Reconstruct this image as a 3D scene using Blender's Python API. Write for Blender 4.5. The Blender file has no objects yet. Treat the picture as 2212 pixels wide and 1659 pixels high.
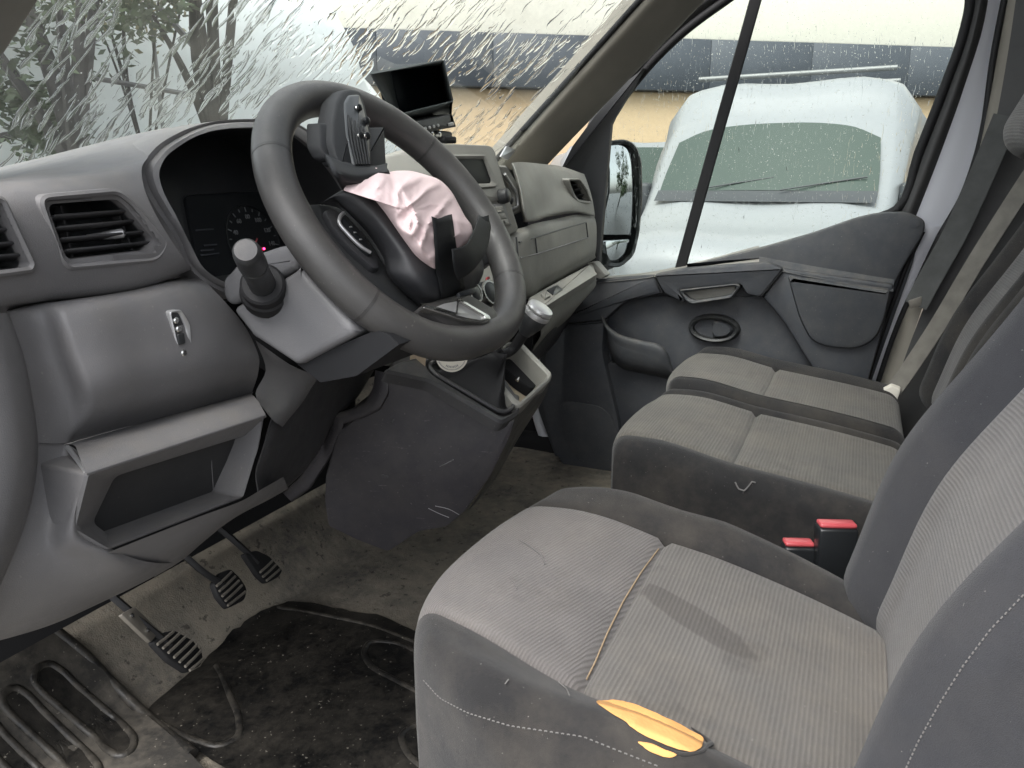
import bpy, bmesh, math, random
import numpy as np
from mathutils import Vector, Matrix, noise as mnoise
random.seed(7)
S = bpy.context.scene
COL = S.collection
rad = math.radians
# ------------------------------------------------------------------ camera
FPX, IW, IH = 1660.0, 2212.0, 1659.0          # focal length and frame in photograph pixels
CAM = np.array([-1.149, -.472, .837])
YAW, PIT = rad(24), rad(14.5)
CF = np.array([math.cos(PIT)*math.cos(YAW), math.cos(PIT)*math.sin(YAW), -math.sin(PIT)])
CR = np.array([math.sin(YAW), -math.cos(YAW), 0.0])
CU = np.cross(CR, CF)
cd = bpy.data.cameras.new("camera"); co = bpy.data.objects.new("camera", cd); COL.objects.link(co)
cd.sensor_width = 36; cd.lens = 36*FPX/IW; cd.clip_start = .02; cd.clip_end = 500
M3 = Matrix((CR, CU, -CF)).transposed()
co.matrix_world = Matrix.Translation(Vector(CAM)) @ M3.to_4x4()
S.camera = co
# ------------------------------------------------------------------ world, sun, exposure
wd = bpy.data.worlds.new("World"); S.world = wd; wd.use_nodes = True
nt = wd.node_tree; nt.nodes.clear()
sky = nt.nodes.new("ShaderNodeTexSky"); sky.sky_type = 'NISHITA'; sky.sun_disc = False
sky.sun_elevation = rad(62); sky.sun_rotation = rad(250); sky.dust_density = 3.0; sky.air_density = 1.0
hs = nt.nodes.new("ShaderNodeHueSaturation"); hs.inputs['Saturation'].default_value = .22
bg = nt.nodes.new("ShaderNodeBackground"); bg.inputs[1].default_value = .15
ow = nt.nodes.new("ShaderNodeOutputWorld")
nt.links.new(sky.outputs[0], hs.inputs['Color']); nt.links.new(hs.outputs[0], bg.inputs[0]); nt.links.new(bg.outputs[0], ow.inputs[0])
sl = bpy.data.lights.new("sun", 'SUN'); sl.energy = .8; sl.angle = rad(30); sl.color = (1, .97, .93)
so = bpy.data.objects.new("sun", sl); COL.objects.link(so)
sdir = Vector((-.55, .12, .80)).normalized()   # towards the sun
so.rotation_euler = sdir.to_track_quat('Z', 'Y').to_euler()
sky.sun_rotation = math.atan2(sdir.x, sdir.y)
S.view_settings.view_transform = 'Standard'; S.view_settings.look = 'None'
S.view_settings.exposure = 1.82; S.view_settings.gamma = 1.0
# ------------------------------------------------------------------ helpers
V = lambda *a: np.array(a, float)
def ray(px, py): return CF + (px-IW/2)/FPX*CR - (py-IH/2)/FPX*CU
def X(px, py, x): d = ray(px, py); return CAM + d*(x-CAM[0])/d[0]
def Y(px, py, y): d = ray(px, py); return CAM + d*(y-CAM[1])/d[1]
def Z(px, py, z): d = ray(px, py); return CAM + d*(z-CAM[2])/d[2]
def PL(px, py, p0, n): d = ray(px, py); return CAM + d*(np.dot(np.array(p0)-CAM, n)/np.dot(d, n))
def proj(p):
    r = np.asarray(p)-CAM; z = r@CF
    return IW/2+FPX*(r@CR)/z, IH/2-FPX*(r@CU)/z
def unit(v): v = np.asarray(v, float); return v/np.linalg.norm(v)

def thing(name, label, cat, loc=(0, 0, 0), group=None):
    o = bpy.data.objects.new(name, None); COL.objects.link(o); o.location = loc
    o.empty_display_size = .05; tag(o, label, cat, group); return o
def tag(o, label=None, cat=None, group=None, kind=None):
    if label: o["label"] = label
    if cat: o["category"] = cat
    if group: o["group"] = group
    if kind: o["kind"] = kind
    return o
def mk(name, verts, faces, mat, parent=None, smooth=True, ang=38):
    me = bpy.data.meshes.new(name)
    me.from_pydata([tuple(map(float, v)) for v in verts], [], [tuple(f) for f in faces]); me.update()
    bm = bmesh.new(); bm.from_mesh(me); bmesh.ops.remove_doubles(bm, verts=bm.verts, dist=1e-6)
    bmesh.ops.recalc_face_normals(bm, faces=bm.faces); bm.to_mesh(me); bm.free()
    return link(name, me, mat, parent, smooth, ang)
def link(name, me, mat, parent=None, smooth=True, ang=38):
    if smooth:
        me.polygons.foreach_set("use_smooth", [True]*len(me.polygons))
        try: me.set_sharp_from_angle(angle=rad(ang))
        except Exception: pass
    o = bpy.data.objects.new(name, me); COL.objects.link(o)
    if mat is not None: me.materials.append(mat)
    if parent is not None:
        o.parent = parent
        if parent.type == 'EMPTY': o.matrix_parent_inverse = Matrix.Translation(-Vector(parent.location))
    return o
def crspl(P, n, closed=False):
    """cubic Hermite through P with chord-length tangents, n steps per segment"""
    P = np.asarray(P, float); m = len(P)
    if m == 2: return np.array([P[0]+(P[1]-P[0])*k/n for k in range(n+1)])
    idx = lambda i: P[i % m]
    segs = m if closed else m-1
    h = [max(1e-9, np.linalg.norm(idx(i+1)-idx(i))) for i in range(segs)]
    D = [(idx(i+1)-idx(i))/h[i] for i in range(segs)]
    T = []
    for i in range(m):
        if not closed and i == 0: T.append(D[0])
        elif not closed and i == m-1: T.append(D[-1])
        else:
            a, b = (i-1) % segs, i % segs
            T.append((D[a]*h[b]+D[b]*h[a])/(h[a]+h[b]))
    out = []
    for i in range(segs):
        p0, p1, t0, t1 = idx(i), idx(i+1), T[i]*h[i], T[(i+1) % m]*h[i]
        for k in range(n):
            s = k/n; s2, s3 = s*s, s*s*s
            out.append((2*s3-3*s2+1)*p0+(s3-2*s2+s)*t0+(-2*s3+3*s2)*p1+(s3-s2)*t1)
    if not closed: out.append(P[-1])
    return np.array(out)
def inpoly(x, y, poly):
    c = False; n = len(poly); j = n-1
    for i in range(n):
        xi, yi = poly[i]; xj, yj = poly[j]
        if (yi > y) != (yj > y) and x < (xj-xi)*(y-yi)/(yj-yi+1e-12)+xi: c = not c
        j = i
    return c
def grid(rows, nu, nv, closed_u=False, closed_v=False):
    A = np.array([crspl(r, nu, closed_u) for r in rows])
    return np.array([crspl(A[:, j], nv, closed_v) for j in range(A.shape[1])]).transpose(1, 0, 2)
def loft(name, rows, mat, parent=None, nu=8, nv=8, cut=None, closed_u=False, closed_v=False, disp=None, ang=60, thick=None):
    G = grid(rows, nu, nv, closed_u, closed_v)
    if disp is not None: G = disp(G)
    return gridmesh(name, G, mat, parent, cut, closed_u, closed_v, ang, thick)
def gridmesh(name, G, mat, parent=None, cut=None, closed_u=False, closed_v=False, ang=60, thick=None):
    nr, nc = G.shape[:2]; f = []
    for i in range(nr if closed_v else nr-1):
        for j in range(nc if closed_u else nc-1):
            a, b = i, (i+1) % nr; c, d = j, (j+1) % nc
            if cut is not None:
                px, py = proj((G[a, c]+G[a, d]+G[b, c]+G[b, d])/4)
                if any(inpoly(px, py, q) for q in cut): continue
            f.append((a*nc+c, a*nc+d, b*nc+d, b*nc+c))
    o = mk(name, G.reshape(-1, 3), f, mat, parent, True, ang)
    if thick:
        m = o.modifiers.new("s", 'SOLIDIFY'); m.thickness = thick; m.offset = 0
    return o
def rounded(pts, r, k=5):
    """closed outline with rounded corners, k+1 points per corner"""
    P = [np.asarray(p, float) for p in pts]; n = len(P); out = []
    rs = r if isinstance(r, (list, tuple)) else [r]*n
    for i in range(n):
        p = P[i]; a = P[i-1]-p; b = P[(i+1) % n]-p
        la, lb = np.linalg.norm(a), np.linalg.norm(b)
        q = min(rs[i], la*.45, lb*.45)
        s, e = p+a/la*q, p+b/lb*q
        for j in range(k+1):
            t = j/k; out.append((1-t)**2*s+2*t*(1-t)*p+t*t*e)
    return out
def nest(name, loops, mat, parent=None, cap0=False, cap1=False, ang=38):
    n = len(loops[0]); v = [p for L in loops for p in L]; f = []
    for i in range(len(loops)-1):
        for j in range(n):
            k = (j+1) % n; f.append((i*n+j, i*n+k, (i+1)*n+k, (i+1)*n+j))
    if cap0: f.append(tuple(range(n)))
    if cap1: f.append(tuple((len(loops)-1)*n+j for j in range(n)))
    return mk(name, v, f, mat, parent, True, ang)
def inset(L, d):
    """shrink a roughly planar loop by d towards its inside"""
    L = [np.asarray(p, float) for p in L]; n = len(L); c = sum(L)/n
    nn = np.zeros(3)
    for i in range(n): nn += np.cross(L[i]-c, L[(i+1) % n]-c)
    nn = unit(nn); out = []
    for i in range(n):
        e1 = L[i]-L[i-1]; e2 = L[(i+1) % n]-L[i]
        t = (unit(e1) if np.linalg.norm(e1) > 1e-9 else 0)+(unit(e2) if np.linalg.norm(e2) > 1e-9 else 0)
        out.append(L[i]+unit(np.cross(nn, t))*d if np.linalg.norm(t) > 1e-9 else L[i])
    return out
def slab(name, pts, depth, mat, parent=None, r=.006, bev=.002, k=5, ang=38):
    """solid plate: outline pts (rounded by r), pushed by vector depth, front edge bevelled"""
    L = rounded(pts, r, k); d = np.asarray(depth, float); u = unit(d)
    return nest(name, [inset(L, bev), inset([p+u*bev*.3 for p in L], bev*.3), [p+u*bev for p in L], [p+d for p in L]], mat, parent, True, True, ang)
def frame(name, outer, inner, depth, mat, parent=None, ro=.01, ri=.008, bev=.002, k=5, deep=None):
    """ring between two matching outlines with a wall running inwards"""
    O, I = rounded(outer, ro, k), rounded(inner, ri, k); d = np.asarray(depth, float); u = unit(d)
    Lp = [[p+d for p in O], [p+u*bev for p in O], inset(O, bev), inset(I, -bev), [p+u*bev for p in I]]
    Lp.append([p+(np.asarray(deep, float) if deep is not None else d) for p in I])
    return nest(name, Lp, mat, parent)
def tube(name, pts, r, mat, parent=None, seg=10, closed=False, sub=6, sq=None, up=None, caps=True, ang=50):
    P = crspl(pts, sub, closed) if sub > 1 else np.asarray(pts, float)
    n = len(P); R = np.interp(np.linspace(0, 1, n), np.linspace(0, 1, len(r)), r) if hasattr(r, '__len__') else [r]*n
    T = [unit(P[(i+1) % n]-P[i-1]) if closed or 0 < i < n-1 else unit(P[1]-P[0] if i == 0 else P[-1]-P[-2]) for i in range(n)]
    a = np.asarray(up, float) if up is not None else (V(0, 0, 1) if abs(T[0][2]) < .9 else V(0, 1, 0))
    loops = []
    for i in range(n):
        s = unit(np.cross(T[i], a)); b = np.cross(s, T[i])
        if up is None: a = b
        L = []
        for j in range(seg):
            q = 2*math.pi*j/seg; cx, cy = math.cos(q), math.sin(q)
            if sq:
                w, h, e = sq
                L.append(P[i]+s*R[i]*w*math.copysign(abs(cx)**e, cx)+b*R[i]*h*math.copysign(abs(cy)**e, cy))
            else: L.append(P[i]+(s*cx+b*cy)*R[i])
        loops.append(L)
    if closed: loops.append(loops[0])
    return nest(name, loops, mat, parent, caps and not closed, caps and not closed, ang)
def lathe(name, p0, axis, prof, mat, parent=None, seg=28, ang=35, cap=True, sx=1.0, upv=None):
    p0 = np.asarray(p0, float); a = unit(axis)
    u = unit(np.cross(a, upv if upv is not None else (V(0, 0, 1) if abs(a[2]) < .9 else V(1, 0, 0)))); w = np.cross(a, u)
    Ls = [[p0+a*h+(u*math.cos(2*math.pi*j/seg)*sx+w*math.sin(2*math.pi*j/seg))*max(r, 1e-5) for j in range(seg)] for h, r in prof]
    return nest(name, Ls, mat, parent, cap, cap, ang)
def box(name, c, ax, size, mat, parent=None, bev=.003, seg=2, ang=50):
    """box at c, ax = three axis vectors, full sizes"""
    bm = bmesh.new(); bmesh.ops.create_cube(bm, size=1)
    for v in bm.verts:
        p = np.asarray(c, float)+sum(np.asarray(ax[i], float)*v.co[i]*size[i] for i in range(3)); v.co = Vector(p)
    bmesh.ops.recalc_face_normals(bm, faces=bm.faces)
    if bev: bmesh.ops.bevel(bm, geom=bm.edges[:], offset=bev, segments=seg, affect='EDGES', profile=.5)
    me = bpy.data.meshes.new(name); bm.to_mesh(me); bm.free()
    return link(name, me, mat, parent, True, ang)
AX = (V(1, 0, 0), V(0, 1, 0), V(0, 0, 1))
def resamp(pts, n):
    P = np.asarray(pts, float); L = np.r_[0, np.cumsum(np.linalg.norm(np.diff(P, axis=0), axis=1))]
    s = np.linspace(0, L[-1], n); return np.stack([np.interp(s, L, P[:, k]) for k in range(P.shape[1])], 1)
def fbm(p, s, o=3):
    return mnoise.fractal(Vector(p)*s, 1.0, 2.0, o)
from mathutils.bvhtree import BVHTree
def bvh(objs):
    vs, fs = [], []
    for o in objs:
        k = len(vs); vs += [v.co.copy() for v in o.data.vertices]; fs += [[i+k for i in p.vertices] for p in o.data.polygons]
    return BVHTree.FromPolygons(vs, fs)
def hit(tree_, px, py, off=0.0):
    d = Vector(ray(px, py)).normalized(); r = tree_.ray_cast(Vector(CAM), d)
    if r[0] is None: return None
    n = r[1] if r[1].dot(d) < 0 else -r[1]
    return np.array(r[0]+n*off)
# ------------------------------------------------------------------ materials
class N:
    def __init__(s, name):
        s.m = bpy.data.materials.new(name); s.m.use_nodes = True; s.t = s.m.node_tree
        s.b = s.t.nodes["Principled BSDF"]; s.o = s.t.nodes["Material Output"]
        s.tc = s.t.nodes.new("ShaderNodeTexCoord")
    def n(s, ty, **kw):
        x = s.t.nodes.new("ShaderNode"+ty)
        for k, v in kw.items():
            if k in x.inputs: x.inputs[k].default_value = v
            else: setattr(x, k, v)
        return x
    def l(s, a, b): s.t.links.new(a, b)
    def noise(s, scale, detail=3, rough=.55, vec=None, sc=None):
        x = s.n("TexNoise"); x.inputs['Scale'].default_value = scale; x.inputs['Detail'].default_value = detail; x.inputs['Roughness'].default_value = rough
        v = s.tc.outputs['Object'] if vec is None else vec
        if sc is not None:
            mp = s.n("Mapping"); mp.inputs['Scale'].default_value = sc; s.l(v, mp.inputs[0]); v = mp.outputs[0]
        s.l(v, x.inputs['Vector']); return x.outputs['Fac']
    def ramp(s, f, a, b, ca=(0, 0, 0, 1), cb=(1, 1, 1, 1)):
        r = s.n("ValToRGB"); r.color_ramp.elements[0].position = a; r.color_ramp.elements[1].position = b
        r.color_ramp.elements[0].color = ca; r.color_ramp.elements[1].color = cb; s.l(f, r.inputs[0]); return r.outputs[0]
    def mix(s, f, a, b, ty='MIX'):
        x = s.n("Mix", data_type='RGBA', blend_type=ty)
        for i, v in ((0, f), (6, a), (7, b)):
            if isinstance(v, (int, float)): x.inputs[i].default_value = v
            elif isinstance(v, tuple): x.inputs[i].default_value = v if len(v) == 4 else (*v, 1)
            else: s.l(v, x.inputs[i])
        return x.outputs[2]
    def math(s, op, a, b=0.0):
        x = s.n("Math", operation=op)
        for i, v in ((0, a), (1, b)):
            if isinstance(v, (int, float)): x.inputs[i].default_value = v
            else: s.l(v, x.inputs[i])
        return x.outputs[0]
    def bump(s, h, st, dist=.001, nrm=None):
        x = s.n("Bump"); x.inputs['Strength'].default_value = st; x.inputs['Distance'].default_value = dist; s.l(h, x.inputs['Height'])
        if nrm is not None: s.l(nrm, x.inputs['Normal'])
        return x.outputs[0]
def c4(c): return (*c, 1) if len(c) == 3 else c
def plastic(name, col, rough=.5, grain=900, gb=.25, dust=.25, dustcol=(.26, .235, .19), var=.12, spec=.4, wear=0.0):
    m = N(name); b = m.b
    big = m.noise(7, 4); fine = m.noise(grain, 2)
    base = m.mix(m.ramp(big, .3, .75), tuple(c*(1-var) for c in col), tuple(min(1, c*(1+var)) for c in col))
    if dust:
        geo = m.n("NewGeometry"); sep = m.n("SeparateXYZ"); m.l(geo.outputs['Normal'], sep.inputs[0])
        upf = m.ramp(sep.outputs['Z'], .1, .95)
        pat = m.ramp(m.noise(22, 6, .7), .38, .72)
        fac = m.math('MULTIPLY', m.math('ADD', m.math('MULTIPLY', upf, .75), .25), m.math('MULTIPLY', pat, dust))
        base = m.mix(fac, base, dustcol)
        spk = m.ramp(m.noise(260, 2, .5), .70, .76)
        base = m.mix(m.math('MULTIPLY', spk, dust*.6), base, (.42, .40, .35))
    if wear:
        sc = m.ramp(m.noise(30, 5, .75, sc=(1, 1, 6)), .64, .70)
        base = m.mix(m.math('MULTIPLY', sc, wear), base, (.32, .31, .30))
    m.l(base, b.inputs['Base Color'])
    r = m.ramp(m.noise(35, 4), .2, .8, (rough-.08,)*3+(1,), (rough+.1,)*3+(1,)); m.l(r, b.inputs['Roughness'])
    b.inputs['Specular IOR Level'].default_value = spec
    m.l(m.bump(fine, gb, .0006), b.inputs['Normal']); return m.m
def simple(name, col, rough=.4, metal=0, bump=0, scale=400, spec=.5, var=.0):
    m = N(name); b = m.b; b.inputs['Roughness'].default_value = rough; b.inputs['Metallic'].default_value = metal
    b.inputs['Specular IOR Level'].default_value = spec
    col2 = m.mix(m.ramp(m.noise(25, 4), .3, .7), tuple(c*(1-var) for c in col), tuple(min(1, c*(1+var)) for c in col))
    m.l(col2, b.inputs['Base Color'])
    if bump: m.l(m.bump(m.noise(scale, 2), bump, .0006), b.inputs['Normal'])
    return m.m
def fabric(name, col, axis=None, period=.0046, rib=.6, stain=.35, dust=.3, knit=1400):
    """woven seat cloth; axis = direction across the ribs"""
    m = N(name); b = m.b; b.inputs['Roughness'].default_value = .95; b.inputs['Specular IOR Level'].default_value = .15
    b.inputs['Sheen Weight'].default_value = .12; b.inputs['Sheen Roughness'].default_value = .5
    big = m.noise(9, 5, .65); fine = m.noise(knit, 2, .6)
    base = m.mix(m.ramp(big, .3, .72), tuple(c*.82 for c in col), tuple(c*1.15 for c in col))
    base = m.mix(m.math('MULTIPLY', m.ramp(fine, .35, .7), .35), base, tuple(c*1.7 for c in col))
    h = fine
    if axis is not None:
        d = m.n("VectorMath", operation='DOT_PRODUCT'); m.l(m.tc.outputs['Object'], d.inputs[0]); d.inputs[1].default_value = tuple(axis)
        wob = m.math('MULTIPLY', m.noise(60, 2), .0012)
        s = m.math('SINE', m.math('MULTIPLY', m.math('ADD', d.outputs['Value'], wob), 2*math.pi/period))
        s01 = m.math('ADD', m.math('MULTIPLY', s, .5), .5)
        base = m.mix(m.math('MULTIPLY', m.math('POWER', s01, 3.0), rib*.5), base, tuple(min(1, c*2.1) for c in col))
        base = m.mix(m.math('MULTIPLY', m.math('SUBTRACT', 1.0, s01), rib*.35), base, tuple(c*.45 for c in col))
        h = m.math('ADD', m.math('MULTIPLY', s01, .8), m.math('MULTIPLY', fine, .5))
    if stain: base = m.mix(m.math('MULTIPLY', m.ramp(m.noise(11, 6, .7), .56, .66), stain), base, tuple(c*.45 for c in col))
    if dust: base = m.mix(m.math('MULTIPLY', m.ramp(m.noise(6, 6, .75), .42, .75), dust), base, (.22, .19, .15))
    lint = m.ramp(m.noise(420, 1, .4), .785, .80); base = m.mix(m.math('MULTIPLY', lint, .3), base, (.5, .48, .44))
    m.l(base, b.inputs['Base Color']); m.l(m.bump(h, .6, .0012), b.inputs['Normal']); return m.m
M = {}
M['dash'] = plastic("dash_plastic", (.160, .157, .160), .48, 1100, .55, .34, var=.16, wear=.05)
M['dash_dark'] = plastic("dark_plastic", (.05, .05, .053), .5, 1100, .3, .22)
M['dash_warm'] = plastic("passenger_dash_plastic", (.255, .25, .225), .55, 1100, .5, .45)
M['shroud'] = plastic("shroud_plastic", (.145, .145, .15), .45, 1300, .5, .12)
M['console'] = plastic("console_plastic", (.038, .036, .041), .5, 1000, .35, .3, wear=.25)
M['door'] = plastic("door_plastic", (.042, .046, .054), .55, 900, .35, .35)
M['door_lid'] = plastic("door_trim_plastic", (.045, .049, .056), .6, 600, .5, .4)
M['black'] = plastic("black_plastic", (.030, .032, .034), .42, 1200, .2, .10)
M['black_soft'] = simple("black_rubber", (.015, .015, .016), .62, 0, .2, 500, spec=.3)
M['gloss'] = simple("gloss_black", (.014, .0155, .017), .3, 0)
M['screen'] = simple("dark_screen", (.006, .008, .010), .4, 0, spec=.05)
M['leather'] = plastic("wheel_leather", (.054, .053, .052), .40, 1500, .3, .22, (.20, .185, .165))
M['leather_dark'] = plastic("wheel_leather_dark", (.035, .034, .034), .42, 1500, .3, .15, (.19, .17, .14))
M['hub'] = plastic("hub_plastic", (.028, .029, .032), .46, 1400, .3, .12)
M['chrome'] = simple("satin_chrome", (.62, .62, .60), .25, 1.0)
M['silver'] = simple("silver_paint", (.5, .5, .5), .35, .6)
M['steel'] = simple("worn_steel", (.20, .185, .16), .55, .5, .2, 300, var=.25)
M['white_paint'] = simple("white_body_paint", (.72, .73, .78), .3, 0, 0)
M['white_plastic'] = simple("off_white_plastic", (.66, .62, .54), .5, 0)
M['red'] = simple("red_plastic", (.46, .075, .085), .3, 0)
M['matte'] = simple("matte_black_plastic", (.012, .0125, .014), .62, 0, .2, 900, spec=.3)
M['tape'] = simple("black_cloth_tape", (.010, .011, .012), .65, 0, .3, 900, spec=.25)
M['trim_grey'] = plastic("pillar_trim", (.21, .195, .165), .7, 800, .2, .15)
M['trim_dark'] = plastic("pillar_trim_dark", (.045, .045, .045), .6, 800, .2, .1)
M['belt'] = simple("belt_webbing", (.155, .145, .125), .8, 0, .4, 900, var=.2)
M['belt_dark'] = simple("dark_webbing", (.06, .062, .06), .8, 0, .4, 900, var=.2)
M['fab_rib'] = fabric("ribbed_seat_cloth", (.092, .087, .081), (0, 1, 0), .0046, .38)
M['fab_front'] = fabric("front_seat_cloth", (.108, .101, .098), (.25, .97, 0), .0036, .28, .25, .2)
M['fab_back'] = fabric("ribbed_back_cloth", (.105, .101, .099), (0, -.42, .9), .0046, .34, .1, .15)
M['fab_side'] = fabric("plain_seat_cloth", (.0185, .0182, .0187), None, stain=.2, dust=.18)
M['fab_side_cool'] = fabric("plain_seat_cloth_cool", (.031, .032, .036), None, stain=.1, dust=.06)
M['fab_pass'] = fabric("ribbed_bench_cloth", (.092, .087, .078), (0, 1, 0), .0052, .4, .3, .3)
M['thread'] = simple("pale_thread", (.13, .125, .12), .9)
M['foam'] = simple("yellow_foam", (.52, .275, .095), .95, 0, .9, 350, var=.16)
M['pink'] = simple("pink_cloth", (.74, .585, .58), .9, 0, .5, 160, var=.07)
# ------------------------------------------------------------------ glass and outdoor materials
def glass_mat(name, tint):
    """clear pane: see-through with a faint grazing reflection; the rain on it is real geometry"""
    m = N(name); m.t.nodes.remove(m.b)
    tr = m.n("BsdfTransparent"); tr.inputs[0].default_value = (*tint, 1)
    gl = m.n("BsdfGlossy"); gl.inputs['Roughness'].default_value = .04
    fr = m.n("Fresnel"); fr.inputs[0].default_value = 1.3
    film = m.ramp(m.noise(7, 5, .65), .35, .8, (.10,)*3+(1,), (.30,)*3+(1,))      # uneven film of dirt and breath
    m2 = m.n("MixShader"); m.l(m.math('MULTIPLY', fr.outputs[0], film), m2.inputs[0]); m.l(tr.outputs[0], m2.inputs[1]); m.l(gl.outputs[0], m2.inputs[2])
    m.l(m2.outputs[0], m.o.inputs[0]); return m.m
def water_mat():
    m = N("rain_water"); m.t.nodes.remove(m.b); g = m.n("BsdfGlass"); g.inputs['IOR'].default_value = 1.33; g.inputs['Roughness'].default_value = 0.0
    m.l(g.outputs[0], m.o.inputs[0]); return m.m
M['windscreen'] = glass_mat("wet_windscreen_glass", (.93, .965, .94))
M['side_glass'] = glass_mat("wet_side_glass", (.93, .965, .94))
M['water'] = water_mat()
M['asphalt'] = simple("wet_asphalt", (.07, .07, .072), .35, 0, .5, 120, var=.25)
M['cream'] = simple("cream_render", (.82, .785, .68), .9, 0, .2, 40, var=.04)
M['tan'] = simple("tan_render", (.40, .30, .185), .9, 0, .2, 40, var=.06)
M['band'] = simple("slate_cladding", (.052, .060, .072), .6, 0, 0, 40, var=.08)
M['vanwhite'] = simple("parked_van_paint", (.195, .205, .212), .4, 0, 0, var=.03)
M['vanglass'] = simple("parked_van_glass", (.045, .062, .053), .25, 0, spec=.25)
M['vanpale'] = simple("pale_van_paint", (.70, .745, .73), .4, 0, 0, var=.03)
M['vandark'] = simple("parked_van_plastic", (.03, .034, .038), .6, 0)
M['tan2'] = M['tan']
M['leaf'] = simple("leaf", (.07, .10, .05), .6, 0, var=.3)
M['leaf2'] = simple("pale_leaf", (.22, .21, .10), .6, 0, var=.3)
M['bark'] = simple("bark", (.035, .034, .03), .9, 0, .5, 60, var=.2)
M['pole'] = simple("galvanised_pole", (.16, .165, .165), .5, .5)
M['mirrorglass'] = simple("mirror_glass", (.42, .44, .44), .04, 1.0)
# ------------------------------------------------------------------ ground and buildings
GZ = -.5
g = mk("ground", [(-60, -60, GZ), (80, -60, GZ), (80, 90, GZ), (-60, 90, GZ)], [(0, 1, 2, 3)], M['asphalt'], None, False); tag(g, kind="structure")
pA, pB = V(11.05, -1.39, 0), V(7.07, 4.62, 0)
wdr = unit(pB-pA); wnr = unit(V(wdr[1], -wdr[0], 0)); wnr = wnr if wnr@(V(0, 0, 0)-pA) > 0 else -wnr
bt = 2.553; bb = float(np.mean([PL(1320, 185, pA, wnr)[2], PL(2030, 220, pA, wnr)[2]]))
bld = thing("warehouse", "long low warehouse with cream top, slate band and tan wall", "building", tuple(pA+V(0, 0, GZ)))
def wallbit(name, z0, z1, off, mat):
    a, b = pA-wdr*14, pB+wdr*1.6
    box(name, (a+b)/2+V(0, 0, (z0+z1)/2)-wnr*(2-off), (wdr, wnr, V(0, 0, 1)), (np.linalg.norm(b-a), 4, z1-z0), mat, bld, .02, 1)
wallbit("wall", GZ, bb, 0, M['tan']); wallbit("band_backing", bb, bt, .08, M['vandark']); wallbit("parapet", bt, 6.2, .05, M['cream'])
nb_ = 17; ln_ = (np.linalg.norm(pB-pA)+15.6)/nb_
for k in range(nb_): box("cladding_panel", pA-wdr*14+wdr*ln_*(k+.5)+V(0, 0, (bb+bt)/2)+wnr*.10, (wdr, wnr, V(0, 0, 1)), (ln_-.004, .05, bt-bb-.004), M['band'], bld, .004, 1)
for k in range(2):                                   # faded red lettering on the tan wall
    px = 1925+9*k
    p = PL(px, 320, pA, wnr)+wnr*.004
    box("red_mark", p, (wdr, wnr, V(0, 0, 1)), (.05, .006, .32-.1*k), M['red'], bld, 0)
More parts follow.
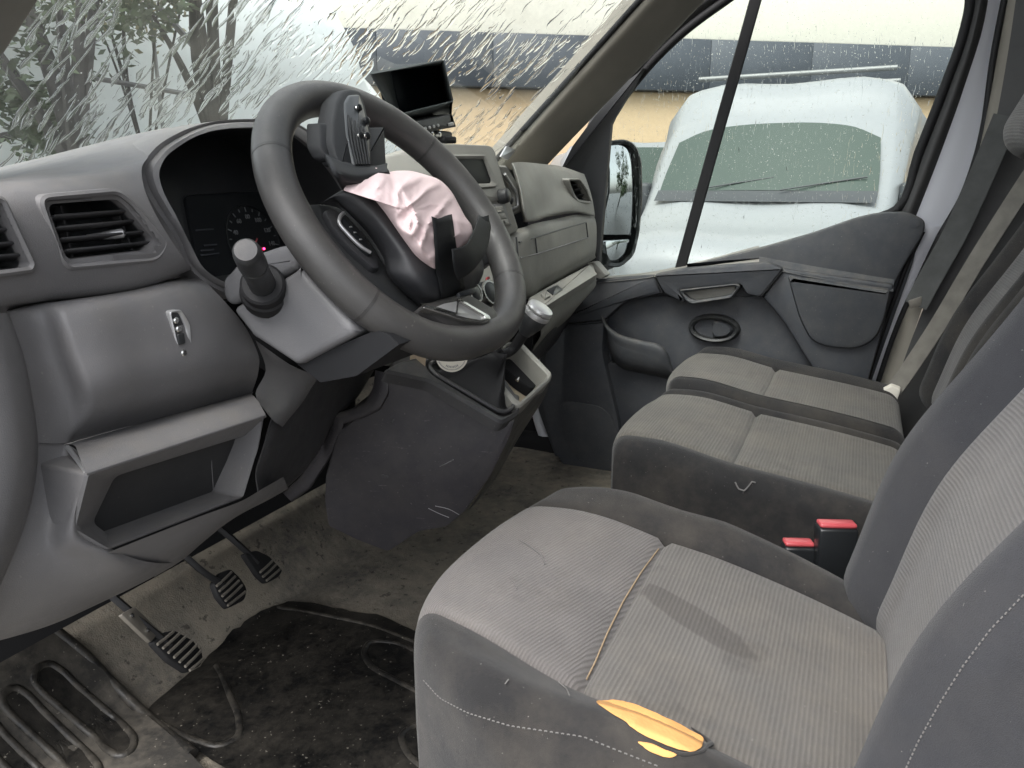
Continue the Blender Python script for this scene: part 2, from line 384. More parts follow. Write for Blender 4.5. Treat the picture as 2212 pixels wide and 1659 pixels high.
# ------------------------------------------------------------------ parked vans
def at(px, t): d = ray(px, 800); d = d/np.hypot(d[0], d[1]); q = CAM+d*t; return (float(q[0]), float(q[1]), GZ)
def van(name, label, loc, rz, sc=1.0, roof=2.0, side=False, rack=False, paint='vanwhite'):
    e = thing(name, label, "van", loc, "vans parked outside"); c, s = math.cos(rz), math.sin(rz)
    def T(p): p = V(*p)*sc; return V(loc[0]+c*p[0]-s*p[1], loc[1]+s*p[0]+c*p[1], loc[2]+p[2])
    # stations: x, half width, bottom z, top z
    st = [(2.5, .62, .35, .62), (2.46, .80, .25, .86), (2.35, .90, .22, .98), (1.9, .95, .22, 1.10), (1.62, .96, .22, 1.22), (1.45, .96, .22, 1.32),
          (.86, .94, .22, 1.90), (.76, .93, .22, 1.98), (.5, .92, .22, roof-.06), (.2, .92, .22, roof-.01), (-1.2, .92, .22, roof), (-2.35, .92, .22, roof-.02), (-2.45, .88, .25, roof-.08)]
    def section(x, w, b, t):
        q = [(-w*.96, b), (-w, b+.12), (-w, min(t-.12, .95)), (-w*(.98 if t < 1.3 else .985), t-.05), (-w*.86, t-.008), (0, t),
             (w*.86, t-.008), (w*(.98 if t < 1.3 else .985), t-.05), (w, min(t-.12, .95)), (w, b+.12), (w*.96, b)]
        return [T((x, y, z)) for y, z in q]
    loft("body", [section(*q) for q in st], M[paint], e, 4, 4)
    # windscreen patch lying on the slope between stations 5 and 6
    def surf(y, k):
        a = np.array(st[5]); b = np.array(st[6]); q = a+(b-a)*k
        zt = q[3]-.012*abs(y/(q[1]*.72))**2-(.05*max(0, abs(y)/q[1]-.72)/.28)
        return V(q[0]+.03+.03*k, y, zt+.025+.02*k)
    arch = lambda y: .93-.16*(abs(y)/.85)**3
    rows = [[T(surf(y*w_, k if k < .5 else k*arch(y)/.93*1.0)) for y in np.linspace(-.86, .86, 9)] for k, w_ in ((.04, 1.0), (.35, .99), (.7, .97), (.96, .95))]
    loft("windscreen", rows, M['vanglass'], e, 3, 3)
    loft("wiper_cowl", [[T(V(1.46+dx, y, 1.335+dz)) for y in np.linspace(-.86, .86, 7)] for dx, dz in ((.12, -.055), (.05, -.01), (0, .03))], M['vandark'], e, 2, 2)
    for sg in (-1, 1):
        nest("side_window", [[T((x, sg*(.967-.02*(z > 1.3)), z)) for x, z in ((1.25, 1.2), (.66, 1.68), (.05, 1.7), (.05, 1.15))], [T((x, sg*(.94-.04*(z > 1.3)), z)) for x, z in ((1.25, 1.2), (.66, 1.68), (.05, 1.7), (.05, 1.15))]], M['vanglass'], e, True, False)
        mrr = box("door_mirror", T((1.22, sg*1.1, 1.28)), (V(c, s, 0), V(-s, c, 0), V(0, 0, 1)), (.14*sc, .2*sc, .3*sc), M['vandark'], e, .03)
        hl = nest("headlight", [rounded([T(p) for p in ((2.40, sg*.86, .78), (2.49, sg*.60, .74), (2.47, sg*.62, .60), (2.42, sg*.86, .62))], .03), rounded([T(p) for p in ((2.3, sg*.86, .78), (2.4, sg*.60, .74), (2.4, sg*.62, .60), (2.3, sg*.86, .62))], .03)], M['silver'], e, True, True)
        for x in (1.65, -1.6):
            lathe("wheel", T((x, sg*.97, .33)), V(-s, c, 0)*-sg, [(0, .05), (0, .2), (0, .31), (.03, .33), (.2, .33)], M['vandark'], e, 20)
    slab("grille", [T((2.53, y, z)) for y, z in ((-.55, .58), (.55, .58), (.5, .40), (-.5, .40))], V(-c, -s, 0)*.05*sc, M['vandark'], e, .03)
    mk("tailgate", section(*st[-1]), [tuple(range(11))], M['vanwhite'], e)
    if side:
        for z, h_ in ((1.02, .05), (.62, .10)): slab("rub_strip", [T((x, -.975, z+q)) for x, q in ((-2.2, 0), (.9, 0), (.9, h_), (-2.2, h_))], V(-s, c, 0)*.03, M['vandark'], e, .01)
        for x in (-.45, -1.35): slab("panel_seam", [T((x+q, -.94, z)) for q, z in ((0, .4), (.03, .4), (.03, 2.2), (0, 2.2))], V(-s, c, 0)*.03, M['vandark'], e, .002)
    else:
        for sg in (-.55, .15): tube("wiper", [T((1.50, sg, 1.37)), T((1.42, sg+.3, 1.42)), T((1.36, sg+.62, 1.47))], .006, M['vandark'], e, 6, sub=2)
        for sg in (-1, 1): slab("fog_lamp", [T((2.46, sg*.66+q, z)) for q, z in ((-.1, .34), (.1, .34), (.1, .46), (-.1, .46))], V(-c, -s, 0)*.05, M['vandark'], e, .03)
        slab("badge", [T((2.545, y, z)) for y, z in ((-.07, .66), (0, .74), (.07, .66), (0, .58))], V(-c, -s, 0)*.03, M['silver'], e, .01)
    if rack:
        for x in (.35, -.6):
            tube("roof_bar", [T((x, -.85, roof+.06)), T((x, .85, roof+.06))], .022, M['pole'], e, 8, sub=1)
    return e
p = X(1665, 420, 5.1)
van("parked_van", "white van with green windscreen and roof bar facing the passenger window", (5.1+1.5, float(p[1]), GZ), math.pi-.06, .95, 2.32, rack=True)
van("parked_van", "white van behind the other one, beside the door mirror", at(1345, 9.5), math.pi+.5, .9, 1.9)
van("parked_van", "white van standing ahead, seen through the windscreen above the steering wheel", at(500, 8.2), rad(-14), 1.22, 2.5, side=True, paint='vanpale')
# ------------------------------------------------------------------ trees beyond the windscreen
def tree(label, loc, h, r, trunk_r, mat, seed, n=1500, leaf=.16, lo=.45):
    rnd = random.Random(seed); e = thing("tree", label, "tree", loc, "trees ahead of the van")
    L = V(*loc); top = L+V(rnd.uniform(-.3, .3), rnd.uniform(-.3, .3), h*.8)
    tube("trunk", [L, L+V(.05, 0, h*.3), L+V(-.04, .05, h*.55), top], [trunk_r, trunk_r*.8, trunk_r*.6, trunk_r*.25], M['bark'], e, 8)
    vs, fs = [], []
    cl = []
    for k in range(16):
        a = rnd.uniform(0, 6.28); q = rnd.random()**.6*r*.8; z = h*(lo+(1-lo)*rnd.random()); cl.append((L+V(math.cos(a)*q, math.sin(a)*q, z), r*rnd.uniform(.22, .42)))
    for k in range(n):
        c, cr = rnd.choice(cl); v = V(rnd.gauss(0, 1), rnd.gauss(0, 1), rnd.gauss(0, 1)); p = c+unit(v)*cr*rnd.random()**.4
        a = unit(V(rnd.gauss(0, 1), rnd.gauss(0, 1), rnd.gauss(0, .6))); b = unit(np.cross(a, V(rnd.gauss(0, 1), rnd.gauss(0, 1), 1))); s = leaf*rnd.uniform(.6, 1.3)
        i = len(vs); vs += [p-a*s, p+b*s*.45, p+a*s, p-b*s*.45]; fs.append((i, i+1, i+2, i+3))
    me = bpy.data.meshes.new("crown"); me.from_pydata([tuple(v) for v in vs], [], fs); me.update()
    link("crown", me, mat, e, False)
    for k in range(5):
        c, cr = cl[k]; tube("limb", [L+V(0, 0, h*.4), (L+V(0, 0, h*.45)+c)/2, c], [trunk_r*.5, trunk_r*.35, trunk_r*.12], M['bark'], e, 6)
    return e
tree("dark tree nearest the driver's side of the windscreen", at(225, 4.6), 3.5, .95, .065, M['leaf'], 1, 4200, .034, .60)
tree("dark tree standing just beside the white van ahead", at(515, 5.0), 3.7, .9, .06, M['leaf'], 2, 3800, .034, .60)
tree("leafy tree at the edge of the windscreen pillar", at(-10, 5.2), 3.6, .85, .07, M['leaf'], 3, 4200, .036, .25)
tree("pale dry tree between the two dark trees", at(370, 5.6), 3.6, .9, .02, M['leaf2'], 4, 2600, .034, .66)
tree("tree behind the van, seen only in the door mirror", (3.6, -8.5, GZ), 4.0, 1.6, .15, M['leaf'], 8, 1500, .14, .3)
# low hedge and wire fence
hv = thing("hedge", "yellowish clipped hedge low beyond the windscreen corner", "hedge", at(60, 4.6))
rnd = random.Random(5); vs, fs = [], []
a0, a1 = V(*at(-150, 4.6)), V(*at(300, 4.6))
for k in range(2600):
    q = a0+(a1-a0)*rnd.random()+V(rnd.gauss(0, .25), rnd.gauss(0, .25), .1+1.18*rnd.random()**.7); a = unit(V(rnd.gauss(0, 1), rnd.gauss(0, 1), rnd.gauss(0, 1))); b = unit(np.cross(a, V(0.3, .2, 1))); s = .045*rnd.uniform(.6, 1.4)
    i = len(vs); vs += [q-a*s, q+b*s*.5, q+a*s, q-b*s*.5]; fs.append((i, i+1, i+2, i+3))
me = bpy.data.meshes.new("foliage"); me.from_pydata([tuple(v) for v in vs], [], fs); me.update(); link("foliage", me, M['leaf2'], hv, False)
fe = thing("gate_frame", "thin dark metal gate frame between the two trees ahead", "gate", at(400, 5.5))
fa, fb = V(*at(270, 5.4)), V(*at(510, 5.7))
for z in (1.95,): tube("rail", [fa+V(0, 0, z), fb+V(0, 0, z-.06)], .016, M['pole'], fe, 6, sub=1)
for q in (.55,): tube("post", [fa+(fb-fa)*q, fa+(fb-fa)*q+V(0, 0, 2.6)], .012, M['pole'], fe, 6, sub=1)
tube("brace", [fa+(fb-fa)*.62+V(0, 0, 2.4), fa+(fb-fa)*.95+V(0, 0, 2.15)], .02, M['pole'], fe, 6, sub=1)
# ------------------------------------------------------------------ van cab shell
M['shell'] = simple("cab_shell_paint", (.62, .64, .68), .35)
M['headliner'] = simple("headliner_felt", (.16, .155, .145), .9, 0, .3, 300)
M['bulk'] = simple("bulkhead_dark_felt", (.018, .018, .019), .95, spec=.15)
cab = thing("van_cab", "white van cab with raked pillars around the front seats", "van cab", (0, 0, .06))
box("roof", (0, -.72, 1.66), AX, (1.7, .86, .06), M['headliner'], cab, .01)
box("bulkhead", (0, -1.1, .85), AX, (1.76, .05, 1.9), M['bulk'], cab, .005)
box("post_panel", (.93, -.90, .82), AX, (.04, .44, 1.66), M['trim_dark'], cab, .01)
box("roof_rail", (.84, -.40, 1.53), AX, (.05, .84, .22), M['headliner'], cab, .02)
box("rear_wall", (-.9, -.93, .85), AX, (.05, .30, 1.9), M['trim_dark'], cab, .01)
def wsp(x, k):
    """windscreen: x across, k 0 at base .. 1 at top"""
    b = 1-(x/.7)**2
    return V(x*(1-.1*k), .41+.17*b-(.44+.02*b)*k*1.25, .835+.42*k*1.25)
W0 = [[wsp(x, k) for x in np.linspace(-.74, .74, 9)] for k in (-.18, .1, .4, .7, 1.0, 1.3, 1.58)]
ws = loft("windscreen", W0, M['windscreen'], cab, 6, 5)
# pillars on both sides of the windscreen
def apil(sg):
    rows = []
    for px, py, xa in ((1060, 395, .70), (1100, 350, .685), (1250, 186, .655), (1420, 0, .62), (1560, -155, .595), (1700, -310, .57)):
        a = X(px, py, xa); rows.append(a)
    R_ = []
    for a in rows:
        R_.append([a+V(.012, .07, .02), a+V(-.012, .012, .0), a+V(.01, -.03, .012), a+V(.055, -.055, .005), a+V(.10, -.05, -.015), a+V(.145, -.02, -.02), a+V(.16, .06, .0)])
    if sg < 0: R_ = [[V(-q[0]+.03, q[1], q[2]) for q in r] for r in R_]
    return loft("windscreen_pillar", R_, M['trim_grey'], cab, 5, 5)
pr = apil(1); pl = apil(-1)
for sg in (1, -1):                                   # black glass edge along each pillar
    q = [X(px, py, xa)+V(-.012, .03, .006) for px, py, xa in ((1060, 395, .70), (1100, 350, .685), (1250, 186, .655), (1420, 0, .62), (1560, -155, .595))]
    tube("glass_seal", [V(sg*a[0], a[1], a[2]) for a in q], .007, M['black_soft'], cab, 8)
# white door aperture edge ahead of the passenger door and the sill
tube("door_aperture", [X(1240, 640, .93), X(1176, 745, .93), X(1158, 830, .93), X(1162, 890, .93), X(1200, 985, .93), X(1260, 1060, .93)], .02, M['shell'], cab, 8, sub=6)
box("side_sill", (.93, -.2, -.05), AX, (.08, 1.6, .3), M['bulk'], cab, .02)
box("dash_backing", (.1, .46, .64), AX, (1.55, .16, .34), M['bulk'], cab, 0)  # added dark box, keeps daylight from leaking through the dash gaps
box("front_bulkhead", (0, .92, .32), AX, (1.9, .04, .86), M['bulk'], cab, .0)
for sg in (1,): box("kick_panel", (sg*.97, .60, .35), AX, (.03, .8, 1.0), M['bulk'], cab, .0)
box("cowl", (0, .8, .77), AX, (1.7, .3, .03), M['bulk'], cab, 0)
# ------------------------------------------------------------------ dashboard, driver's side
M['pocket'] = plastic("pocket_plastic", (.03, .03, .031), .6, 900, .3, .12)
dash = thing("dashboard", "grey moulded plastic dashboard running across the whole cab", "dashboard", (0, .3, .5))
dm = M['dash']
VENT1 = [(76, 421), (252, 406), (285, 430), (365, 525), (341, 566), (148, 584), (128, 566)]
VENT1i = [(101, 441), (252, 430), (270, 445), (334, 519), (321, 541), (150, 561), (140, 550)]
VENT0 = [(-120, 440), (-5, 420), (12, 430), (77, 570), (70, 588), (-60, 606), (-80, 590)]
VENT0i = [(-105, 455), (-14, 440), (0, 448), (60, 568), (54, 580), (-55, 590), (-70, 578)]
HOODo = [(410, 580), (371, 501), (335, 448), (309, 400), (303, 373), (327, 329), (386, 287), (445, 266), (552, 257), (640, 266), (700, 308), (765, 380), (805, 450), (800, 560), (690, 620), (560, 640), (470, 625)]
HOODm = [(420, 580), (381, 501), (345, 446), (320, 400), (314, 373), (336, 334), (390, 294), (447, 271), (552, 263), (638, 272), (694, 314), (757, 384), (795, 450), (790, 555), (685, 612), (560, 632), (475, 618)]
HOODi = [(445, 580), (416, 531), (386, 468), (356, 409), (349, 382), (356, 350), (386, 320), (430, 294), (549, 277), (635, 288), (685, 327), (738, 392), (770, 455), (760, 550), (670, 600), (560, 620), (480, 605)]
yo = [.172, .175, .18, .188, .192, .2, .21, .215, .215, .215, .21, .20, .19, .18, .165, .16, .165]
def hl(pts, dy=0): return crspl([Y(a, b, q+dy) for (a, b), q in zip(pts, yo)], 5, True)
Ho, Hm, Hi = hl(HOODo), hl(HOODm, .001), hl(HOODi, -.014)
far = [p+V(0, .30, -.045) for p in Ho]; mid = [p+V(0, .05, -.003) for p in Ho]
nest("cluster_hood", [far, mid, list(Ho), list(Hm)], dm, dash)
nest("cluster_surround", [[p+V(0, .004, 0) for p in Hm], [(a*.8+b*.2)+V(0, -.006, 0) for a, b in zip(Hm, Hi)], [a*.15+b*.85 for a, b in zip(Hm, Hi)], [p+V(0, .003, 0) for p in Hi], [p+V(0, .03, 0) for p in Hi]], dm, dash)
cl = nest("cluster_recess", [[p+V(0, .010, 0) for p in Hi], [V(-.385, .32, .80)+(p+V(0, .1, 0)-V(-.385, .32, .80))*V(.93, 1, .93)+V(0, .01, 0) for p in Hi]], M['black'], dash, False, True)
# instrument cluster: two dials with ticks and numerals, small display
inst = thing("instrument_cluster", "unlit black instrument cluster with dials behind the steering wheel", "gauges", (-.36, .27, .75))
cp, cn = Y(540, 480, .27), unit(V(0, -1, .28))
cu, cv = V(1, 0, 0), unit(np.cross(V(1, 0, 0), cn)); cv = cv if cv[2] > 0 else -cv
tick = simple("dial_print", (.17, .175, .18), .6)
dimtick = simple("display_print", (.035, .037, .045), .6)
slab("face", [PL(a, b, cp, cn) for a, b in ((400, 420), (780, 400), (780, 640), (440, 650))], -cn*.01, M['gloss'], inst, .01)
def text(name, s, p, u, v, h, mat, parent, ext=.0004, align='CENTER'):
    c = bpy.data.curves.new(name, 'FONT'); c.body = s; c.size = h; c.align_x = align; c.align_y = 'CENTER'; c.extrude = ext
    o = bpy.data.objects.new(name, c); COL.objects.link(o)
    dg = bpy.context.evaluated_depsgraph_get(); me = bpy.data.meshes.new_from_object(o.evaluated_get(dg)); bpy.data.objects.remove(o)
    u, v = unit(u), unit(v); w = np.cross(u, v); Mx = Matrix(((u[0], v[0], w[0], p[0]), (u[1], v[1], w[1], p[1]), (u[2], v[2], w[2], p[2]), (0, 0, 0, 1)))
    me.transform(Mx); return link(name, me, mat, parent, False)
for (px, py, r, nums) in ((548, 520, .043, ["0", "20", "40", "60", "80", "100", "120", "140", "160"]), (690, 500, .043, ["0", "1", "2", "3", "4", "5", "6"])):
    c = PL(px, py, cp, cn)+cn*.0015
    lathe("dial_ring", c-cn*.001, cn, [(0, r*1.12), (.002, r*1.12), (.002, r*1.08), (0, r*1.08)], M['gloss'], inst, 40, cap=False)
    n = len(nums)
    for k in range((n-1)*2+1):
        a = rad(225-270*k/((n-1)*2)); q = cu*math.cos(a)+cv*math.sin(a)
        box("dial_tick", c+q*r*.97, (q, np.cross(cn, q), cn), (.006 if k % 2 == 0 else .004, .0013, .0006), tick, inst, 0)
    for k, s in enumerate(nums):
        a = rad(225-270*k/(n-1)); q = cu*math.cos(a)+cv*math.sin(a); text("dial_number", s, c+q*r*.74, cu, cv, .0085, tick, inst)
    box("needle", c+(cu*-.7+cv*-.7)*r*.35+cn*.004, (unit(cu*-.7+cv*-.7), unit(cu*.7-cv*.7), cn), (r*.8, .0016, .001), M['red'], inst, 0)
for (px, py, w) in ((440, 497, .03), (452, 530, .022), (446, 541, .022), (452, 550, .03)):
    box("display_line", PL(px, py, cp, cn)+cn*.0015, (cu, cv, cn), (w, .002, .0006), dimtick, inst, 0)
wl = simple("warning_lamp", (.6, .02, .05), .5)
wlN = wl.node_tree.nodes["Principled BSDF"]; wlN.inputs['Emission Color'].default_value = (1, .03, .12, 1); wlN.inputs['Emission Strength'].default_value = 3
lathe("warning_lamp", PL(568, 538, cp, cn)+cn*.0015, cn, [(0, .0016), (.001, .0016)], wl, inst, 10)
# upper pod between the door and the cluster
R0 = [V(-.90, .62, .80), V(-.80, .62, .80), V(-.68, .62, .81), V(-.56, .62, .83), V(-.48, .60, .84), V(-.44, .60, .845)]
R2 = [Y(a, b, .29) for a, b in ((-130, 432), (0, 387), (110, 356), (200, 327), (297, 294), (372, 276))]
R3 = [Y(a, b, .20) for a, b in ((-130, 420), (0, 393), (90, 382), (170, 374), (250, 358), (322, 336))]
R4 = [Y(a, b, .168) for a, b in ((-130, 432), (0, 405), (90, 396), (170, 390), (250, 384), (306, 378))]
R4b = [Y(a, b, .158) for a, b in ((-130, 450), (0, 420), (90, 412), (180, 408), (262, 412), (312, 408))]
R5 = [Y(a, b, .15) for a, b in ((-130, 640), (0, 620), (100, 610), (220, 598), (330, 588), (404, 568))]
R6 = [Y(a, b, .155) for a, b in ((-130, 672), (0, 645), (100, 634), (220, 624), (330, 606), (411, 576))]
R7 = [Y(a, b, .185) for a, b in ((-130, 700), (0, 668), (100, 654), (220, 640), (330, 616), (413, 581))]
R8 = [Y(a, b, .22) for a, b in ((-130, 712), (0, 680), (100, 662), (220, 646), (330, 620), (415, 585))]
loft("upper_panel", [R0, R2, R3, R4, R4b, R5, R6, R7, R8], dm, dash, 20, 12, cut=[[(a*.35+c*.65, b*.35+d*.65) for (a, b), (c, d) in zip(VENT1, VENT1i)], [(a*.35+c*.65, b*.35+d*.65) for (a, b), (c, d) in zip(VENT0, VENT0i)]])
def vent(outer, inner, yv, slats, vanes, name="air_vent", par=None, ax='Y', deep=.05, fm=None):
    par = par or dash; fm = fm or dm
    pt = (lambda a, b, q: Y(a, b, q)) if ax == 'Y' else (lambda a, b, q: X(a, b, q))
    O = rounded([pt(a, b, yv) for a, b in outer], .012, 5); I = rounded([pt(a, b, yv+.006) for a, b in inner], .008, 5)
    dv = V(0, 1, 0)
    f = nest(name, [[p+dv*.02 for p in O], [p-dv*.001 for p in O], inset([p-dv*.003 for p in O], .0025), inset([p-dv*.001 for p in O], .005), [a*.45+b*.55+dv*.001 for a, b in zip(O, I)], I, [p+dv*.012 for p in I]], fm, par)
    nest("duct", [[p+dv*.010 for p in I], [p+dv*deep for p in I]], M['black'], f, False, True)
    for (a, b) in slats:
        p, q = pt(*a, yv+.018), pt(*b, yv+.018); u = unit(q-p); w = unit(np.cross(u, V(0, .94, -.34)))
        box("slat", (p+q)/2, (u, V(0, .94, -.34), w), (np.linalg.norm(q-p), .016, .0022), M['dash_dark'], f, .0008, 1)
    for (a, b) in vanes:
        p, q = pt(*a, yv+.028), pt(*b, yv+.028); u = unit(q-p)
        box("vane", (p+q)/2, (u, V(0, 1, 0), unit(np.cross(u, V(0, 1, 0)))), (np.linalg.norm(q-p), .01, .0018), M['dash_dark'], f, 0)
    return f
v1 = vent(VENT1, VENT1i, .147, [((106, 472), (272, 459)), ((113, 497), (291, 480)), ((122, 521), (310, 504)), ((133, 546), (326, 526))], [((124, 445), (150, 560)), ((238, 436), (282, 548))])
lathe("vent_knob", Y(240, 507, .166), V(.9, -.5, .1), [(-.02, .003), (-.008, .0035), (.002, .0045), (.01, .0045), (.012, .002)], M['silver'], v1, 12)
vent(VENT0, VENT0i, .142, [((-100, 478), (20, 471)), ((-88, 506), (34, 499)), ((-78, 536), (48, 528)), ((-70, 562), (56, 554))], [((-40, 450), (-12, 590))])
# knee panel with its raised facet
k0 = [Y(a, b, q) for a, b, q in ((14, 672, .20), (76, 657, .20), (142, 650, .195), (270, 630, .195), (372, 603, .195), (424, 590, .20))]
k1 = [Y(a, b, q) for a, b, q in ((19, 684, .165), (78, 668, .165), (143, 672, .140), (280, 650, .140), (392, 622, .145), (452, 616, .16))]
k2 = [Y(a, b, q) for a, b, q in ((50, 768, .160), (108, 764, .160), (176, 766, .130), (310, 738, .130), (450, 708, .132), (545, 734, .15))]
k3 = [Y(a, b, q) for a, b, q in ((66, 840, .158), (138, 848, .158), (202, 838, .128), (340, 812, .128), (460, 786, .130), (560, 776, .145))]
k4 = [Y(a, b, q) for a, b, q in ((71, 875, .158), (144, 885, .158), (206, 872, .135), (340, 842, .135), (460, 812, .137), (559, 796, .15))]
k5 = [Y(a, b, q) for a, b, q in ((77, 957, .160), (143, 958, .160), (160, 952, .172), (320, 910, .175), (440, 878, .175), (544, 850, .178))]
def tight(r): return [r[0], r[1]*.9+r[0]*.1, r[1]+(r[2]-r[1])*.06, r[2]-(r[2]-r[1])*.06, r[2]+(r[3]-r[2])*.06]+list(r[3:5])+[r[5]*.85+r[4]*.15, r[5]]
loft("knee_panel", [tight(k) for k in (k0, k1, k2, k3, k4, k5)], dm, dash, 9, 8)
# level switch in the knee panel
swl = [(366, 672), (392, 668), (412, 700), (417, 784), (396, 790), (380, 735)]
sw = frame("switch_panel", [Y(a, b, .128) for a, b in swl], [Y(a, b, .129) for a, b in ((370, 677), (388, 675), (402, 708), (408, 778), (396, 780), (384, 733))], V(0, .012, 0), M['silver'], dash, .004, .003, .001, deep=V(0, .012, 0))
slab("switch_plate", [Y(a, b, .131) for a, b in ((368, 674), (392, 672), (412, 700), (416, 782), (396, 786), (380, 735))], V(0, .01, 0), M['dash_dark'], sw, .003, .001)
for a, b, q in ((376, 692, .0032), (382, 710, .0036), (393, 762, .0036)): lathe("screw", Y(a, b, .130), V(0, -1, 0), [(0, q), (.003, q), (.004, q*.7)], M['chrome'], sw, 12)
slab("slider", [Y(a, b, .126) for a, b in ((384, 722), (398, 718), (402, 742), (388, 746))], V(0, .01, 0), M['black'], sw, .002, .001)
# storage ledge and pocket below
st_o = [Y(a, b, q) for a, b, q in ((187, 1022, .100), (574, 895, .100), (562, 965, .108), (548, 1010, .112), (528, 1076, .116), (232, 1191, .120), (156, 1147, .120))]
st_i = [Y(a, b, q) for a, b, q in ((252, 1030, .128), (544, 938, .128), (539, 975, .134), (530, 1010, .140), (514, 1056, .148), (246, 1162, .150), (204, 1130, .148))]
frame("storage_pocket", st_o, st_i, V(0, .06, 0), dm, dash, .004, .007, .0025, 5, V(0, .008, 0))
nest("pocket_liner", [rounded([p+V(0, .006, 0) for p in st_i], .007), rounded([p+V(0, .014, .001) for p in st_i], .007)], M['pocket'], dash, False, True)
tube("pocket_seam", [Y(455, 968, .146), Y(462, 1072, .160)], .0005, M['dash'], dash, 5, sub=1)
loft("storage_ledge", [[Y(a, b, .18) for a, b in ((130, 962), (300, 914), (440, 877), (548, 846))], [Y(a, b, .170) for a, b in ((143, 960), (310, 914), (440, 878), (545, 850))], [Y(a, b, .102) for a, b in ((184, 1017), (320, 972), (450, 930), (571, 890))], [Y(a, b, .100) for a, b in ((187, 1023), (320, 980), (450, 937), (574, 896))], [Y(a, b, .106) for a, b in ((188, 1028), (321, 985), (452, 943), (575, 902))]], dm, dash, 4, 5)
tube("ledge_edge", [Y(146, 966, .158), Y(187, 1020, .104)], .0022, M['silver'], dash, 6, sub=1)
# lower body under the pocket, running round to the door side
b0 = [Y(a, b, q) for a, b, q in ((-140, 950, .12), (20, 956, .15), (77, 958, .160), (143, 961, .162), (188, 1024, .106), (192, 1040, .112))]
b1 = [Y(a, b, q) for a, b, q in ((-140, 1080, .12), (10, 1080, .145), (70, 1080, .152), (115, 1080, .150), (160, 1120, .116), (168, 1130, .120))]
b2 = [Y(a, b, q) for a, b, q in ((-140, 1190, .13), (0, 1190, .15), (60, 1190, .150), (105, 1185, .145), (160, 1152, .119), (180, 1150, .124))]
b3 = [Y(a, b, q) for a, b, q in ((-140, 1260, .14), (0, 1260, .16), (70, 1250, .155), (140, 1225, .145), (232, 1196, .120), (250, 1190, .126))]
b4 = [Y(a, b, q) for a, b, q in ((-140, 1400, .20), (0, 1376, .21), (110, 1345, .205), (210, 1302, .20), (330, 1245, .19), (380, 1215, .19))]
b5 = [Y(a, b, q) for a, b, q in ((-140, 1402, .28), (0, 1370, .29), (110, 1335, .285), (210, 1292, .28), (330, 1235, .27), (380, 1206, .27))]
loft("lower_panel", [b0, b1, b2, b3, b4, b5], dm, dash, 8, 8)
c0 = [Y(a, b, q) for a, b, q in ((232, 1194, .120), (330, 1155, .118), (430, 1116, .116), (528, 1079, .114), (560, 1060, .12), (612, 1030, .16))]
c1 = [Y(a, b, q) for a, b, q in ((270, 1230, .15), (350, 1195, .145), (440, 1150, .14), (520, 1106, .14), (570, 1080, .15), (620, 1050, .18))]
c2 = [Y(a, b, q) for a, b, q in ((330, 1246, .19), (390, 1210, .19), (440, 1170, .19), (510, 1115, .19), (570, 1085, .19), (622, 1056, .21))]
c3 = [Y(a, b, q) for a, b, q in ((330, 1230, .28), (390, 1195, .28), (440, 1150, .28), (510, 1095, .28), (570, 1065, .28), (622, 1040, .30))]
loft("lower_edge", [c0, c1, c2, c3], M['dash'], dash, 6, 6)
# end cap beside the door opening: a tall rolled edge
e_r = [(16, 676), (48, 764), (70, 869), (80, 957), (74, 1050), (52, 1140), (0, 1262), (-60, 1380)]
rows = []
for a, b in e_r: rows.append([Y(a+4, b, .175), Y(a, b, .150), Y(a-9, b, .128), Y(a-24, b, .118), Y(a-46, b, .112), Y(a-100, b+2, .112), Y(a-190, b+4, .13)])
loft("end_cap", rows, dm, dash, 5, 6)
# inner panels between knee panel and centre console
sl_ = [(672, 816), (625, 862), (584, 908), (567, 968), (553, 1012), (556, 1066)]; sr_ = [(806, 800), (764, 866), (722, 905), (694, 962), (662, 1010), (616, 1056)]
yl = [.175, .172, .150, .150, .150, .165]; yr = [.25, .25, .245, .245, .245, .235]
rows = []
for (a, b), (c, d), p_, q_ in zip(sl_, sr_, yl, yr): rows.append([Y(a, b, p_+.02), Y(a+3, b, p_), Y(a*.65+c*.35, b*.65+d*.35, p_*.7+q_*.3), Y(a*.25+c*.75, b*.25+d*.75, p_*.2+q_*.8-.006), Y(c, d, q_), Y(c+2, d, q_+.03)])
loft("column_side_panel", rows, M['dash_dark'], dash, 4, 5)
nest("side_recess", [rounded([Y(a, b, q-.006) for a, b, q in ((600, 930, .185), (640, 908, .20), (652, 950, .215), (628, 985, .21), (592, 990, .19))], .01), rounded([Y(a, b, q+.004) for a, b, q in ((605, 934, .185), (636, 914, .20), (646, 950, .215), (626, 980, .21), (597, 984, .19))], .01)], M['black'], dash, False, True)
loft("knee_bolster", [[Y(a, b, q) for a, b, q in ((552, 735, .165), (574, 800, .158), (552, 850, .155), (577, 893, .125))], [Y(a, b, q) for a, b, q in ((600, 770, .155), (640, 810, .15), (628, 850, .148), (592, 910, .13))], [Y(a, b, q) for a, b, q in ((640, 798, .150), (674, 814, .15), (662, 840, .152), (604, 918, .14))], [Y(a, b, q) for a, b, q in ((648, 800, .20), (682, 818, .2), (668, 846, .2), (608, 926, .19))]], M['dash'], dash, 5, 5)
# dark cavity box behind the column
box("column_cavity", (-.3, .52, .5), AX, (.9, .1, .5), M['bulk'], dash, 0)
